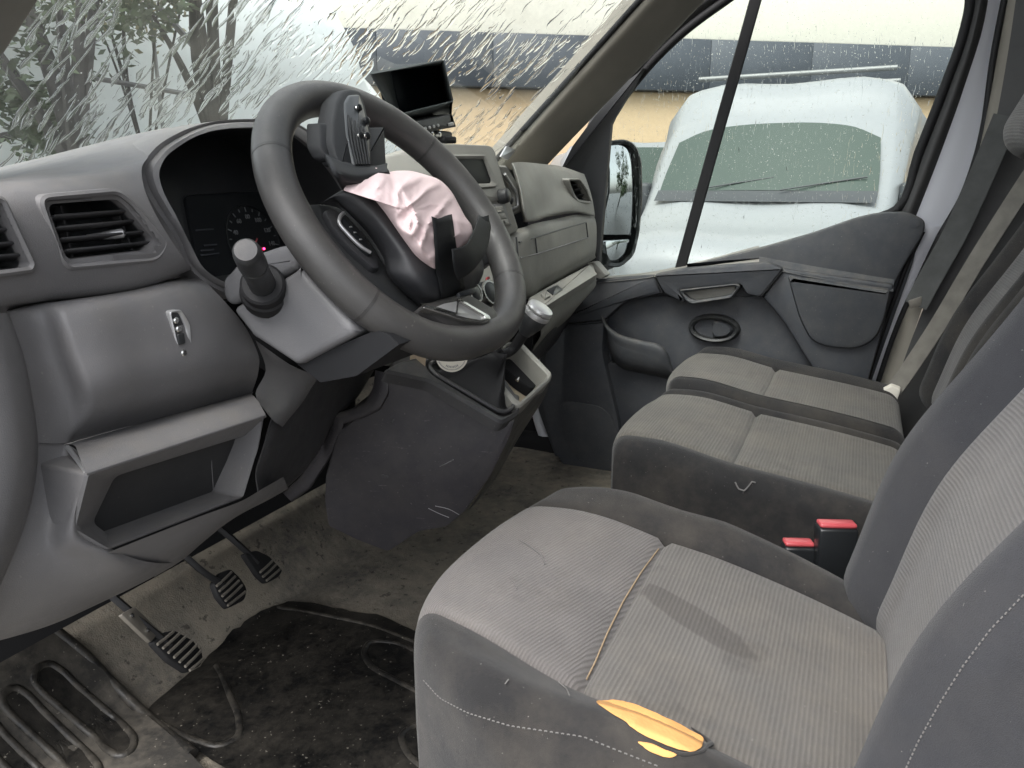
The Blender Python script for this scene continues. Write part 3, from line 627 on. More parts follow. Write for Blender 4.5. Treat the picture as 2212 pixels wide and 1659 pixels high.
# ------------------------------------------------------------------ dashboard, middle: radio pod
wm = M['dash_warm']
pn = unit(V(0, -1, .22)); pp = Y(1010, 420, .12)
Q = lambda a, b, k=0.0: PL(a, b, pp+pn*k, pn)
radio_o = [(917, 307), (1058, 313), (1068, 320), (1122, 497), (1100, 508), (985, 520), (940, 420)]
rp = slab("radio_panel", [Q(a, b) for a, b in radio_o], V(0, .09, -.02), wm, dash, .01, .004)
sb = frame("screen_bezel", [Q(a, b, .005) for a, b in ((948, 334), (1048, 334), (1076, 396), (1072, 404), (985, 410), (975, 400))], [Q(a, b, .004) for a, b in ((968, 344), (1046, 344), (1063, 391), (1060, 396), (1002, 398), (994, 392))], V(0, .008, 0), wm, dash, .004, .004, .0015)
slab("radio_screen", [Q(a, b, .002) for a, b in ((966, 342), (1048, 342), (1065, 393), (1061, 398), (1000, 400), (992, 394))], V(0, .004, 0), M['screen'], dash, .003, .0008)
slab("cassette_plate", [Q(a, b, .003) for a, b in ((1010, 412), (1076, 405), (1086, 432), (1026, 440))], V(0, .006, 0), wm, dash, .002, .001)
slab("pale_card", [Q(a, b, .004) for a, b in ((1035, 446), (1066, 444), (1082, 497), (1058, 500))], V(0, .006, 0), M['white_plastic'], dash, .002, .001)
kn = lathe("radio_knob", Q(1078, 426), pn, [(0, .013), (.008, .0135), (.018, .012), (.02, .009)], M['black'], dash, 22)
slab("button_strip", [Q(a, b, .003) for a, b in ((1068, 442), (1090, 438), (1106, 486), (1084, 490))], V(0, .006, 0), M['dash'], dash, .002, .001)
for a, b in ((1079, 452), (1084, 467), (1090, 480)):
    slab("button", [Q(a+i, b+j, .0055) for i, j in ((-9, -5), (7, -7), (11, 4), (-5, 6))], V(0, .004, 0), wm, dash, .001, .0006)
box("button_mark", Q(1079, 456, .0065), (V(1, 0, 0), unit(V(0, .22, 1)), pn), (.014, .002, .0006), M['white_plastic'], dash, 0)
text("radio_letter", "N", Q(1090, 480, .0068), V(1, 0, 0), unit(V(0, .22, 1)), .009, M['gloss'], dash)
# top deck behind the radio, and the passenger side
t0 = [V(-.30, .60, .84), V(-.05, .60, .84), V(.2, .60, .845), V(.45, .56, .84), V(.66, .48, .83), V(.80, .42, .82)]
t1 = [V(-.30, .36, .85), V(-.05, .33, .865), V(.2, .34, .865), V(.45, .33, .862), V(.66, .32, .86), V(.80, .32, .84)]
t2 = [Y(700, 400, .24)+V(0, 0, -.02), Y(880, 345, .22), Y(1062, 316, .2), Y(1100, 350, .22), Y(1170, 353, .22), Y(1255, 374, .235)]
s3 = [V(-.28, .20, .80), Y(850, 352, .185), Y(1050, 332, .17), X(1104, 362, .30), X(1172, 366, .52), X(1262, 384, .76)]
tw = [V(-.28, .19, .74), Y(850, 380, .175), Y(1060, 380, .16), X(1116, 420, .30), X(1180, 420, .52), X(1272, 430, .76)]
loft("top_deck", [t0, t1, [p+V(0, .03, -.012) for p in t2]], wm, dash, 8, 6)
box("centre_stack", (-.01, .23, .70), AX, (.24, .13, .30), wm, dash, .02, 3)
VENT2 = [(1226, 385), (1251, 385), (1266, 407), (1277, 437), (1270, 440), (1247, 438), (1237, 425)]
VENT2i = [(1230, 391), (1248, 391), (1260, 409), (1270, 430), (1265, 433), (1250, 431), (1242, 421)]
# passenger upper fascia (convex) from centre vent to the window
u0 = [X(a, b, x) for a, b, x in ((1104, 354, .30), (1106, 352, .25), (1120, 350, .32), (1170, 354, .48), (1215, 360, .64), (1262, 376, .78))]
u1 = [X(a, b, x) for a, b, x in ((1108, 368, .28), (1112, 366, .235), (1122, 364, .30), (1170, 366, .46), (1222, 372, .62), (1268, 392, .775))]
u2 = [X(a, b, x) for a, b, x in ((1120, 420, .27), (1126, 418, .21), (1140, 415, .28), (1175, 415, .43), (1232, 415, .60), (1280, 432, .77))]
u3 = [X(a, b, x) for a, b, x in ((1126, 457, .26), (1132, 456, .20), (1148, 455, .27), (1180, 452, .42), (1240, 446, .59), (1284, 456, .77))]
u4 = [X(a, b, x) for a, b, x in ((1130, 474, .26), (1136, 474, .21), (1152, 472, .275), (1186, 462, .43), (1244, 455, .60), (1285, 464, .77))]
u5 = [X(a, b, x) for a, b, x in ((1130, 480, .27), (1136, 480, .24), (1152, 478, .31), (1188, 468, .47), (1246, 460, .63), (1285, 468, .79))]
loft("passenger_fascia", [u0, u1, u2, u3, u4, u5], wm, dash, 16, 10, cut=[[(a*.3+c*.7, b*.3+d*.7) for (a, b), (c, d) in zip(VENT2, VENT2i)]])
v2 = vent(VENT2, VENT2i, .152, [((1236, 400), (1256, 400)), ((1240, 410), (1264, 412)), ((1247, 422), (1268, 424))], [((1246, 392), (1258, 432))], fm=wm)
# centre side vent: tall slot with bright trim
cvo = [(1070, 356), (1096, 358), (1126, 408), (1130, 456), (1108, 466), (1092, 448)]
cvi = [(1085, 382), (1092, 386), (1110, 418), (1112, 440), (1104, 443), (1098, 435)]
f = frame("centre_vent", [Y(a, b, .13) for a, b in cvo], [Y(a, b, .132) for a, b in cvi], V(0, .03, 0), wm, dash, .01, .008, .003, deep=V(0, .05, 0))
slab("vent_blank", [Y(a, b, .17) for a, b in cvo], V(0, .005, 0), M['gloss'], f, .005)
tube("vent_trim", [Y(a, b, .128) for a, b in ((1090, 376), (1104, 398), (1117, 424), (1118, 443), (1110, 450), (1100, 452))], .0028, M['silver'], f, 8)
tube("vent_handle", [Y(1099, 428, .135), Y(1106, 430, .125), Y(1104, 440, .128)], .003, M['black'], f, 8)
# glovebox front below the fascia
g0 = [X(a, b, x) for a, b, x in ((1088, 500, .16), (1118, 494, .2), (1150, 484, .32), (1195, 474, .48), (1245, 464, .64), (1282, 464, .80))]
g1 = [X(a, b, x) for a, b, x in ((1094, 512, .15), (1122, 508, .18), (1154, 498, .30), (1197, 486, .46), (1246, 474, .62), (1287, 478, .79))]
g2 = [X(a, b, x) for a, b, x in ((1106, 560, .14), (1124, 556, .17), (1158, 546, .29), (1202, 532, .45), (1250, 515, .61), (1289, 512, .78))]
g3 = [X(a, b, x) for a, b, x in ((1110, 610, .15), (1128, 608, .18), (1160, 594, .30), (1206, 575, .46), (1254, 553, .62), (1288, 535, .78))]
g4 = [X(a, b, x) for a, b, x in ((1112, 640, .18), (1134, 636, .22), (1166, 616, .34), (1212, 592, .50), (1258, 566, .66), (1286, 548, .80))]
g5 = [X(a, b, x) for a, b, x in ((1118, 650, .28), (1140, 646, .32), (1174, 628, .46), (1220, 602, .62), (1262, 574, .76), (1288, 556, .85))]
loft("glovebox", [g0, g1, g2, g3, g4, g5], wm, dash, 6, 7)
# grooves of the glovebox lid
def groove(name, pts, r=.0016, mat=None): tube(name, pts, r, mat or M['black'], dash, 6, sub=3)
gp = lambda a, b, x: X(a, b, x)+V(-.002, -.003, 0)
groove("lid_groove", [gp(1119, 523, .170), gp(1160, 511, .295), gp(1205, 497, .45), gp(1264, 480, .66)])
groove("lid_groove", [gp(1122, 557, .17), gp(1162, 547, .295), gp(1207, 533, .46), gp(1268, 513, .68)], .0016, M['dash'])
groove("lid_groove", [gp(1264, 480, .66), gp(1268, 512, .67)]); groove("lid_groove", [gp(1154, 513, .28), gp(1158, 548, .285)])
groove("lid_groove", [gp(1113, 512, .15), gp(1117, 560, .15), gp(1119, 640, .17)])
# passenger shelf strip with a small switch
s0 = [X(a, b, x) for a, b, x in ((1140, 648, .30), (1190, 622, .48), (1240, 594, .66), (1276, 572, .80))]
s1 = [X(a, b, x) for a, b, x in ((1146, 641, .27), (1196, 613, .45), (1246, 586, .63), (1277, 570, .78))]
s2 = [X(a, b, x) for a, b, x in ((1160, 668, .20), (1208, 640, .38), (1255, 612, .56), (1287, 594, .72))]
s3_ = [X(a, b, x) for a, b, x in ((1162, 674, .20), (1210, 646, .38), (1257, 618, .56), (1288, 600, .72))]
s4 = [X(a, b, x) for a, b, x in ((1150, 760, .34), (1190, 720, .5), (1235, 680, .66), (1262, 640, .8))]
loft("passenger_shelf", [s0, s1, s2, s3_, s4], wm, dash, 6, 5)
sp = unit(np.cross(X(1255, 612, .56)-X(1208, 640, .38), X(1196, 613, .45)-X(1208, 640, .38)));  sp = sp if sp[2] > 0 else -sp
SP = lambda a, b, k=0: PL(a, b, X(1222, 620, .47)+sp*(.002+k), sp)
slab("shelf_strip", [SP(a, b, .019) for a, b in ((1143, 643), (1274, 571), (1290, 592), (1162, 672))], -sp*.02, wm, dash, .003, .0015)
slab("slot", [SP(a, b, .0205) for a, b in ((1181, 626), (1203, 615), (1217, 625), (1195, 637))], -sp*.004, M['gloss'], dash, .002, .0006)
slab("rocker", [SP(a, b, .0235) for a, b in ((1169, 634), (1180, 628), (1190, 638), (1178, 644))], -sp*.006, wm, dash, .002, .001)
slab("corner_trim", [X(a, b, .80) for a, b in ((1268, 568), (1284, 566), (1310, 596), (1296, 604), (1280, 596))], V(.04, 0, 0), wm, dash, .006, .003)
# lower passenger apron (dark) under the shelf
loft("passenger_apron", [[X(a, b, x) for a, b, x in ((1150, 690, .26), (1205, 652, .4), (1258, 622, .58), (1292, 604, .74))], [X(a, b, x) for a, b, x in ((1150, 740, .3), (1190, 715, .45), (1225, 680, .62), (1262, 640, .8))], [X(a, b, x) for a, b, x in ((1130, 800, .5), (1160, 780, .62), (1200, 740, .74), (1230, 690, .86))]], M['dash_dark'], dash, 5, 5)
# climate knobs beside the steering wheel
cpn = unit(V(-.15, -1, .45)); cpp = Y(1040, 630, .06)
slab("climate_panel", [PL(a, b, cpp-cpn*.012, cpn) for a, b in ((985, 560), (1090, 545), (1130, 640), (1125, 690), (990, 690))], -cpn*.05, wm, dash, .01, .003)
for a, b, q in ((1042, 640, 1.0), (1008, 640, .8)):
    k = lathe("climate_knob", PL(a, b, cpp, cpn)-cpn*.012, cpn, [(0, .024*q), (.012, .024*q), (.02, .021*q), (.03, .019*q), (.031, .014*q)], M['gloss'], dash, 26)
    lathe("knob_ring", PL(a, b, cpp, cpn)+cpn*.0165, cpn, [(0, .0195*q), (.003, .0198*q), (.003, .0165*q), (.001, .0165*q)], M['chrome'], k, 26, cap=False)
box("red_mark", PL(1041, 607, cpp, cpn)+cpn*.012, (V(1, 0, 0), cpn, V(0, 0, 1)), (.008, .004, .004), M['red'], dash, 0)
# ------------------------------------------------------------------ steering column and wheel
WC = V(-.352, .024, .80); al, be = rad(37), rad(-6)
wn = V(math.sin(be)*math.cos(al), -math.cos(be)*math.cos(al), math.sin(al))
wu = unit(V(-wn[1], wn[0], 0)); wu = wu if wu[0] > 0 else -wu
wv = np.cross(wn, wu); wv = wv if wv[2] > 0 else -wv
def L(u, v, w=0): return WC+wu*u+wv*v+wn*w
def WP(px, py, w=0): return PL(px, py, WC+wn*w, wn)
colm = thing("steering_column", "grey plastic steering column cover below the steering wheel", "column cover", (-.40, .08, .65))
def ext(name, prof, x0, x1, mat, bev=.012, xs=.0):
    bm = bmesh.new()
    a = [bm.verts.new(tuple(V(x0, y, z))) for y, z in prof]; b = [bm.verts.new((x1, y+xs, z)) for y, z in prof]
    bm.faces.new(a); bm.faces.new(b); n = len(prof)
    for i in range(n): bm.faces.new((a[i], a[(i+1) % n], b[(i+1) % n], b[i]))
    bmesh.ops.recalc_face_normals(bm, faces=bm.faces); bmesh.ops.bevel(bm, geom=bm.edges[:], offset=bev, segments=4, affect='EDGES', profile=.6)
    me = bpy.data.meshes.new(name); bm.to_mesh(me); bm.free(); return link(name, me, mat, colm, True, 50)
sx = -.515
pp2 = lambda a, b: tuple(X(a, b, sx)[1:])
pq = lambda a, b: (X(a, b, sx)[1]+.019, X(a, b, sx)[2]-.006)
ext("lower_cover", [pp2(497, 668), pp2(560, 632), pp2(640, 583), pq(676, 565), pq(792, 690), pq(802, 714), pp2(640, 792), pp2(545, 728)], sx, sx+.10, M['shroud'], .010)
ext("upper_cover", [pp2(496, 664), pp2(479, 640), pp2(478, 604), pp2(520, 560), pp2(600, 533), pq(672, 515), pq(676, 561), pp2(640, 580)], sx-.001, sx+.10, M['shroud'], .010)
nest("column_underside", [[X(a, b, sx+.01) for a, b in ((640, 785), (812, 713), (840, 722), (862, 744), (770, 812), (692, 826))], [X(a, b, sx+.01)+V(.14, 0, 0) for a, b in ((640, 785), (812, 713), (840, 722), (862, 744), (770, 812), (692, 826))]], M['matte'], colm, True, True)  # same grey cover; the shade beneath it is put into this black colour
tube("column_tube", [L(0, 0, -.05), L(0, 0, -.30)], .045, M['bulk'], colm, 16, sub=1)
# stalk
s0, s1 = X(574, 628, sx), X(531, 541, -.605); sd = unit(s1-s0); ln = np.linalg.norm(s1-s0)
stk = thing("column_stalk", "stubby black indicator stalk with round grey end on the column cover", "stalk", tuple(s0))
lathe("stalk_boot", s0-sd*.012, sd, [(0, .027), (.012, .027), (.018, .0255), (.020, .023), (.034, .0225), (.036, .02), (.036, .013)], M['black_soft'], stk)
lathe("stalk_body", s0, sd, [(.02, .0135), (ln*.55, .0128), (ln*.62, .0135), (ln*.66, .0135), (ln*.67, .0125), (ln*.70, .0125), (ln*.71, .0138), (ln*.93, .0132), (ln*.98, .0124), (ln, .0105)], M['black'], stk)
lathe("stalk_end", s0, sd, [(ln*1.0-.0005, .0108), (ln+.0012, .0102), (ln+.0014, .005)], M['dash_dark'], stk)
# wheel
wheel = thing("steering_wheel", "worn black leather steering wheel with three spokes", "steering wheel", tuple(WC))
def rimr(t):                                          # slightly squared at the bottom
    s = math.sin(t); return .1715*(1+.035*max(0, -s)**2*abs(math.cos(t))*2.2-.012*max(0, -s)**6)
rimp = [L(rimr(t)*math.cos(t), rimr(t)*math.sin(t)) for t in np.linspace(0, 2*math.pi, 48, endpoint=False)]
def rimtube(name, pts, k=1.0, mat=None, closed=False, a=.0205, b=.0205):
    loops = []; n = len(pts)
    for i, p in enumerate(pts):
        d = unit(p-WC); loops.append([p+d*a*k*math.cos(q)+wn*b*k*math.sin(q) for q in np.linspace(0, 2*math.pi, 20, endpoint=False)])
    if closed: loops.append(loops[0])
    return nest(name, loops, mat or M['leather'], wheel, not closed, not closed, 60)
rimtube("rim", list(crspl(rimp, 3, True)), 1.0, M['leather'], True)
for deg in (152, 38, 215, 322):                        # stitched joints in the leather
    t = rad(deg); d = rad(.55); p_ = [L(rimr(t+q)*math.cos(t+q), rimr(t+q)*math.sin(t+q)) for q in (-d, d)]
    rimtube("rim_joint", p_, 1.012, M['leather_dark'])
# hub dome
A = [(688, 443, -.012), (720, 434, -.006), (752, 461, -.004), (796, 507, -.004), (829, 560, -.004), (838, 594, -.004), (872, 632, -.006), (905, 660, -.008)]
A2 = [(694, 439, -.002), (723, 428, .008), (757, 455, .010), (802, 501, .010), (836, 553, .010), (848, 590, .010), (880, 628, .006), (910, 656, .0)]
B = [(735, 412, .012), (755, 410, .024), (792, 440, .030), (838, 500, .032), (875, 556, .032), (895, 600, .028), (918, 636, .018), (928, 654, .006)]
Cc = [(770, 400, .012), (800, 405, .028), (845, 445, .034), (890, 510, .036), (930, 570, .036), (955, 604, .030), (965, 630, .018), (962, 648, .006)]
Dd = [(820, 395, .0), (880, 410, .02), (930, 450, .025), (970, 505, .03), (1000, 560, .03), (1010, 590, .024), (1005, 620, .014), (990, 640, .004)]
E_ = [(850, 398, -.02), (920, 415, -.01), (980, 455, -.005), (1015, 505, 0), (1040, 555, 0), (1045, 585, 0), (1035, 610, -.004), (1010, 635, -.01)]
loft("hub_cover", [[WP(*q) for q in r] for r in (A, A2, B, Cc, Dd, E_)], M['hub'], wheel, 8, 6)
box("hub_core", L(.01, -.02, -.045), (wu, wv, wn), (.12, .12, .06), M['black'], wheel, .015, 3)
# left spoke with switch cluster
slab("spoke", [WP(a, b, -.012) for a, b in ((650, 440), (700, 438), (735, 446), (790, 506), (826, 562), (850, 600), (915, 655), (925, 690), (880, 700), (790, 640), (700, 540))], -wn*.018, M['black'], wheel, .008, .004)
swf = slab("switch_bezel", [WP(a, b, -.004) for a, b in ((700, 452), (722, 446), (748, 466), (790, 512), (820, 562), (822, 580), (808, 580), (762, 540), (726, 500))], -wn*.012, M['hub'], wheel, .008, .004)
tube("switch_trim", [WP(a, b, .0) for a, b in ((742, 460), (735, 468), (733, 482), (752, 506), (784, 536), (800, 546))], .0022, M['silver'], swf, 8)
slab("switch_pad", [WP(a, b, .0) for a, b in ((742, 466), (752, 476), (784, 512), (808, 545), (800, 552), (778, 534), (744, 492), (738, 480))], -wn*.008, M['gloss'], swf, .004, .002)
for a, b in ((758, 490), (767, 502), (779, 517)): box("switch_mark", WP(a, b, .0007), (wu, wv, wn), (.004, .0014, .0006), M['silver'], swf, 0)
# lower spoke with bright insert
slab("spoke", [WP(a, b, .016) for a, b in ((905, 660), (960, 640), (1010, 630), (1075, 668), (1085, 700), (1040, 715), (960, 700))], -wn*.02, M['leather_dark'], wheel, .01, .005)
frame("spoke_trim", [WP(a, b, .022) for a, b in ((991, 642), (1058, 681), (1062, 690), (1046, 698), (1005, 692), (915, 664), (918, 658), (985, 680))], [WP(a, b, .0225) for a, b in ((992, 650), (1046, 682), (1048, 686), (1040, 690), (1008, 685), (940, 668), (945, 665), (990, 678))], -wn*.008, M['chrome'], wheel, .003, .002, .001)
slab("spoke_insert", [WP(a, b, .0195) for a, b in ((986, 650), (1002, 652), (1048, 684), (1036, 692), (1008, 690), (930, 668), (960, 655))], -wn*.006, M['silver'], wheel, .003, .001)
# right spoke, hidden under the tape
slab("spoke", [WP(a, b, -.012) for a, b in ((985, 545), (1055, 480), (1085, 520), (1075, 560), (1010, 590))], -wn*.02, M['hub'], wheel, .008, .004)
# ------------------------------------------------------------------ burst airbag, tape, torn cover
ab = [(742, 411), (752, 396), (772, 380), (792, 366), (812, 362), (836, 371), (858, 369), (885, 369), (918, 377), (950, 389), (975, 414), (990, 440), (1005, 468), (1020, 491), (1014, 520), (995, 534), (975, 548), (940, 581), (920, 570), (902, 556), (875, 522), (850, 486), (826, 452), (800, 424), (770, 409)]
cen = V(880, 455)
def abw(px, py):                                       # height above the wheel plane, rising towards the upper side
    return .052+.00011*((px-880)*.55-(py-455)*.75)
rings = []
bo = crspl([V(a, b, 0) for a, b in ab], 5, True)[:, :2]
def ridged(x, y, s, sd): return 1-abs(mnoise.noise(Vector((x*s, y*s, sd))))*2
for k in range(25):
    r = k/24; row = []
    for q in bo:
        w_ = cen+(q-cen)*r; wx = w_[0]+12*mnoise.noise(Vector((w_[0]*.02, w_[1]*.02, 3))); wy = w_[1]+12*mnoise.noise(Vector((w_[0]*.02, w_[1]*.02, 9)))
        a_, b_ = wx*.83+wy*.55, -wx*.55+wy*.83        # folds run from the flap down to the tape
        fold = .5*(ridged(a_*.45, b_, .016, 1)**3-.3)+.5*(ridged(a_, b_*.5, .022, 4)**3-.3)+.10*(ridged(wx, wy, .05, 7)**2-.3)
        edge = 1-r**6
        row.append(WP(w_[0], w_[1], abw(*w_)+.020*(1-r*r)+.0100*fold*edge-.006*r**8))
    rings.append(row)
rings.append([WP(*(cen+(q-cen)*.98), abw(*q)-.02) for q in bo]); rings.append([WP(*(cen+(q-cen)*.8), .0) for q in bo])
bag = nest("airbag", rings, M['pink'], None, ang=75); tag(bag, "crumpled pink airbag cloth bulging out of the steering wheel hub", "airbag")
tp = thing("black_tape", "black cloth tape strapping the pink airbag to the steering wheel", "tape", tuple(WP(985, 560, .05)))
BG = bvh([bag]+[o for o in bpy.data.objects if o.parent == wheel and o.name.split('.')[0] in ("hub_cover", "spoke", "spoke_trim")])
def drape_quad(name, A_, B_, tree_, off, mat, par, nu=6, nv=14):
    a, b = resamp(A_, nv), resamp(B_, nv); G = np.zeros((nv, nu, 3))
    for i in range(nv):
        for j in range(nu):
            q = a[i]+(b[i]-a[i])*j/(nu-1); h = hit(tree_, q[0], q[1], off); G[i, j] = h if h is not None else G[i, j-1]
    G = np.array([[np.mean([G[max(0, min(nv-1, i+d)), j] for d in (-1, 0, 1)], axis=0) if 0 < i < nv-1 else G[i, j] for j in range(nu)] for i in range(nv)])
    return gridmesh(name, G, mat, par, ang=80, thick=.0008)
drape_quad("tape_strip", [(931, 473), (934, 535), (940, 600), (950, 642)], [(972, 467), (980, 530), (992, 590), (1000, 622)], BG, .003, M['tape'], tp)
T2 = [[WP(a, b, w) for a, b, w in ((976, 538, .072), (978, 560, .068), (984, 592, .056), (990, 606, .05))], [WP(a, b, w) for a, b, w in ((1000, 532, .07), (1006, 550, .066), (1012, 575, .058), (1014, 590, .05))], [WP(a, b, w) for a, b, w in ((1018, 508, .058), (1026, 526, .055), (1034, 548, .05), (1036, 566, .045))], [WP(a, b, w) for a, b, w in ((1028, 486, .04), (1036, 502, .04), (1048, 520, .036), (1052, 536, .034))], [WP(a, b, w) for a, b, w in ((1034, 465, .024), (1046, 470, .024), (1058, 480, .022), (1060, 492, .02))]]
loft("tape_strip", T2, M['tape'], tp, 4, 5, thick=.0008)
slab("tape_end", [WP(a, b, w) for a, b, w in ((1031, 472, .027), (1056, 464, .027), (1059, 486, .022), (1040, 500, .026))], -wn*.001, M['tape'], tp, .001, .0003)
slab("tape_edge", [WP(a, b, .03) for a, b in ((990, 632), (1018, 622), (1030, 618), (1026, 632), (995, 640))], -wn*.004, M['gloss'], tp, .001, .0005)
flap = thing("airbag_cover", "torn black ribbed airbag cover flap standing up above the wheel hub", "airbag cover", tuple(Y(770, 365, 0.0)))
FL = lambda a, b, k=0.0: Y(a, b, .015+.075*(365-b)/170-k)
slab("cover_back", [FL(a, b) for a, b in ((719, 262), (727, 218), (740, 197), (756, 192), (779, 196), (792, 232), (803, 285), (805, 356), (792, 364), (735, 360), (718, 310))], V(.01, .028, 0), M['matte'], flap, .008, .004)
fp = slab("cover_face", [FL(a, b, .004) for a, b in ((748, 222), (757, 206), (777, 204), (786, 230), (798, 285), (801, 354), (790, 361), (768, 360), (750, 290))], V(0, .010, 0), M['gloss'], flap, .005, .002)
for k in range(6):
    t = k/5; a0, a1 = 752+t*34, 770+t*28
    tube("rib", [FL(a0, 250+6*k, .005), FL((a0+a1)/2-2, 305, .0065), FL(a1, 356, .005)], .0013, M['matte'], flap, 6)
for a, b in ((771, 234), (775, 294), (789, 295), (788, 262)): lathe("peg", FL(a, b, .004), V(-.2, -1, .2), [(0, .0042), (.005, .0040), (.006, .0025)], M['gloss'], flap, 12)
for a, b in ((771, 233), (775, 293), (789, 294)): lathe("peg_cap", FL(a, b, .0105), V(-.2, -1, .2), [(0, .0022), (.001, .0015)], M['chrome'], flap, 8)
slab("cover_wing", [FL(a, b, -.012) for a, b in ((690, 265), (726, 268), (736, 350), (722, 352), (706, 342), (692, 318))], V(.004, .02, 0), M['matte'], flap, .006, .003)
slab("cover_wing", [FL(a, b, -.010) for a, b in ((776, 276), (831, 275), (835, 358), (800, 364), (780, 360))], V(.004, .012, 0), M['matte'], flap, .004, .002)
loft("cover_hinge", [[FL(a, b, k) for a, b, k in ((700, 335, -.01), (760, 358, .0), (800, 362, .0), (836, 356, -.01))], [Y(a, b, .0) for a, b in ((722, 375), (770, 385), (810, 378), (838, 372))], [WP(a, b, .02) for a, b in ((740, 410), (780, 402), (830, 398), (860, 398))]], M['matte'], flap, 5, 5, thick=.004)
# ------------------------------------------------------------------ rear-view monitor on the dash top
mon = thing("dash_monitor", "black sun-hooded monitor screen standing on the dashboard top", "monitor", tuple(Y(945, 300, .24)))
bk = [Y(a, b, .285) for a, b in ((866, 262), (842, 152), (950, 140), (970, 250))]; fr_ = [Y(a, b, .225) for a, b in ((854, 250), (800, 158), (957, 131), (978, 219))]
M['monitor'] = simple("monitor_plastic", (.07, .08, .08), .65, 0, .2, 900, spec=.3)
o = nest("hood", [rounded(bk, .004), rounded([a*.5+b*.5 for a, b in zip(bk, fr_)], .004), rounded(fr_, .004)], M['monitor'], mon); md = o.modifiers.new("s", 'SOLIDIFY'); md.thickness = .003; md.offset = 0
slab("screen", [p+V(0, -.002, 0) for p in bk], V(0, .03, 0), M['screen'], mon, .004, .001)
bz = slab("chin", [Y(a, b, .222) for a, b in ((872, 268), (977, 246), (986, 274), (900, 290), (878, 286))], V(0, .07, 0), M['black'], mon, .004, .002)
nest("right_cheek", [[Y(a, b, .222) for a, b in ((978, 219), (970, 228), (985, 274), (974, 262))], [Y(a, b, .27) for a, b in ((975, 219), (968, 228), (980, 274), (970, 262))]], M['black'], mon, True, True)
for k in range(6): lathe("button", Y(900+9.2*k, 282-2.2*k, .2215), V(-.2, -1, .1), [(0, .0028), (.0015, .0026), (.002, .0012)], M['silver'], bz, 10)
slab("badge", [Y(a, b, .2205) for a, b in ((968, 266), (980, 263), (982, 270), (970, 273))], V(0, .001, 0), M['silver'], bz, .001, .0003)
box("bracket", Y(943, 293, .245), AX, (.06, .035, .016), M['black'], mon, .004)
box("foot", Y(948, 302, .24), AX, (.045, .05, .012), M['black_soft'], mon, .003)
for k in (0, 1): lathe("bracket_screw", Y(928+16*k, 291, .226), V(0, -1, 0), [(0, .005), (.006, .005), (.008, .003)], M['chrome'], mon, 10)
# dash card in the corner by the pillar
slab("dash_card_holder", [Y(a, b, .33) for a, b in ((1082, 338), (1095, 316), (1116, 322), (1098, 346))], V(.0, .004, 0), M['silver'], None, .002, .0005)
tag(bpy.data.objects["dash_card_holder"], "small grey card lying where windscreen meets the pillar", "card")
# ------------------------------------------------------------------ centre console with gear lever
con = thing("gear_console", "dark plastic gear lever console below the radio", "console", (-.1, .08, .3))
c_a, c_b, c_c = X(925, 785, -.16), X(1122, 880, -.10), X(1190, 806, .05)
cnn = unit(np.cross(c_b-c_a, c_c-c_a)); cnn = cnn if cnn[2] > 0 else -cnn
CT = lambda a, b, k=0.0: PL(a, b, c_a+cnn*k, cnn)
top = [CT(a, b) for a, b in ((824, 798), (858, 782), (900, 790), (930, 812), (1000, 850), (1060, 884), (1090, 905), (1118, 896))]
r1 = [X(a, b, x) for a, b, x in ((822, 806, -.20), (845, 812, -.185), (895, 812, -.178), (930, 826, -.172), (1000, 862, -.158), (1058, 893, -.145), (1088, 912, -.138), (1117, 905, -.11))]
r2 = [X(a, b, x) for a, b, x in ((800, 860, -.215), (830, 870, -.195), (880, 880, -.182), (915, 895, -.172), (980, 920, -.155), (1040, 945, -.14), (1072, 960, -.132), (1100, 945, -.10))]
r3 = [X(a, b, x) for a, b, x in ((735, 935, -.225), (770, 950, -.20), (825, 960, -.184), (870, 975, -.172), (940, 1000, -.155), (1008, 1020, -.138), (1040, 1028, -.13), (1068, 1010, -.10))]
r4 = [X(a, b, x) for a, b, x in ((704, 1020, -.225), (735, 1060, -.20), (790, 1075, -.184), (845, 1085, -.172), (915, 1085, -.155), (980, 1085, -.14), (1012, 1085, -.13), (1040, 1060, -.10))]
r5 = [X(a, b, x) for a, b, x in ((702, 1085, -.225), (725, 1140, -.20), (775, 1178, -.184), (835, 1192, -.172), (900, 1160, -.155), (960, 1135, -.14), (996, 1112, -.13), (1025, 1085, -.10))]
r6 = [p+V(.03, .01, .0) for p in r5]
cut = [[(0, 0)]]
cq = unit(np.cross(X(1088, 912, -.135)-X(822, 806, -.205), X(835, 1192, -.165)-X(822, 806, -.205))); cq = cq if cq@(CAM-X(822, 806, -.2)) > 0 else -cq
CQ = lambda a, b, k=0.0: PL(a, b, X(822, 806, -.205)+cq*k, cq)
slab("side_panel", [CQ(a, b) for a, b in ((832, 806), (870, 800), (925, 822), (1000, 860), (1060, 890), (1092, 906), (1112, 912), (1100, 950), (1060, 1030), (1005, 1106), (965, 1140), (905, 1150), (838, 1194), (770, 1168), (708, 1138), (700, 1085), (702, 1030), (728, 935), (800, 880))], -cq*.10, M['console'], con, .006, .005)
for a, b in ((835, 1030), (828, 1028), (848, 907), (846, 912)): lathe("clip", CQ(a, b), cq, [(-.002, .003), (.0005, .003), (.001, .002)], M['dash_dark'], con, 10)
for pts in (((1000, 1085), (1030, 1092), (1052, 1104)), ((1010, 1000), (1040, 985)), ((985, 1090), (1010, 1102), (1030, 1110))): tube("scuff", [CQ(a-60, b+8, .0003) for a, b in pts], .0006, M['silver'], con, 4, sub=3)
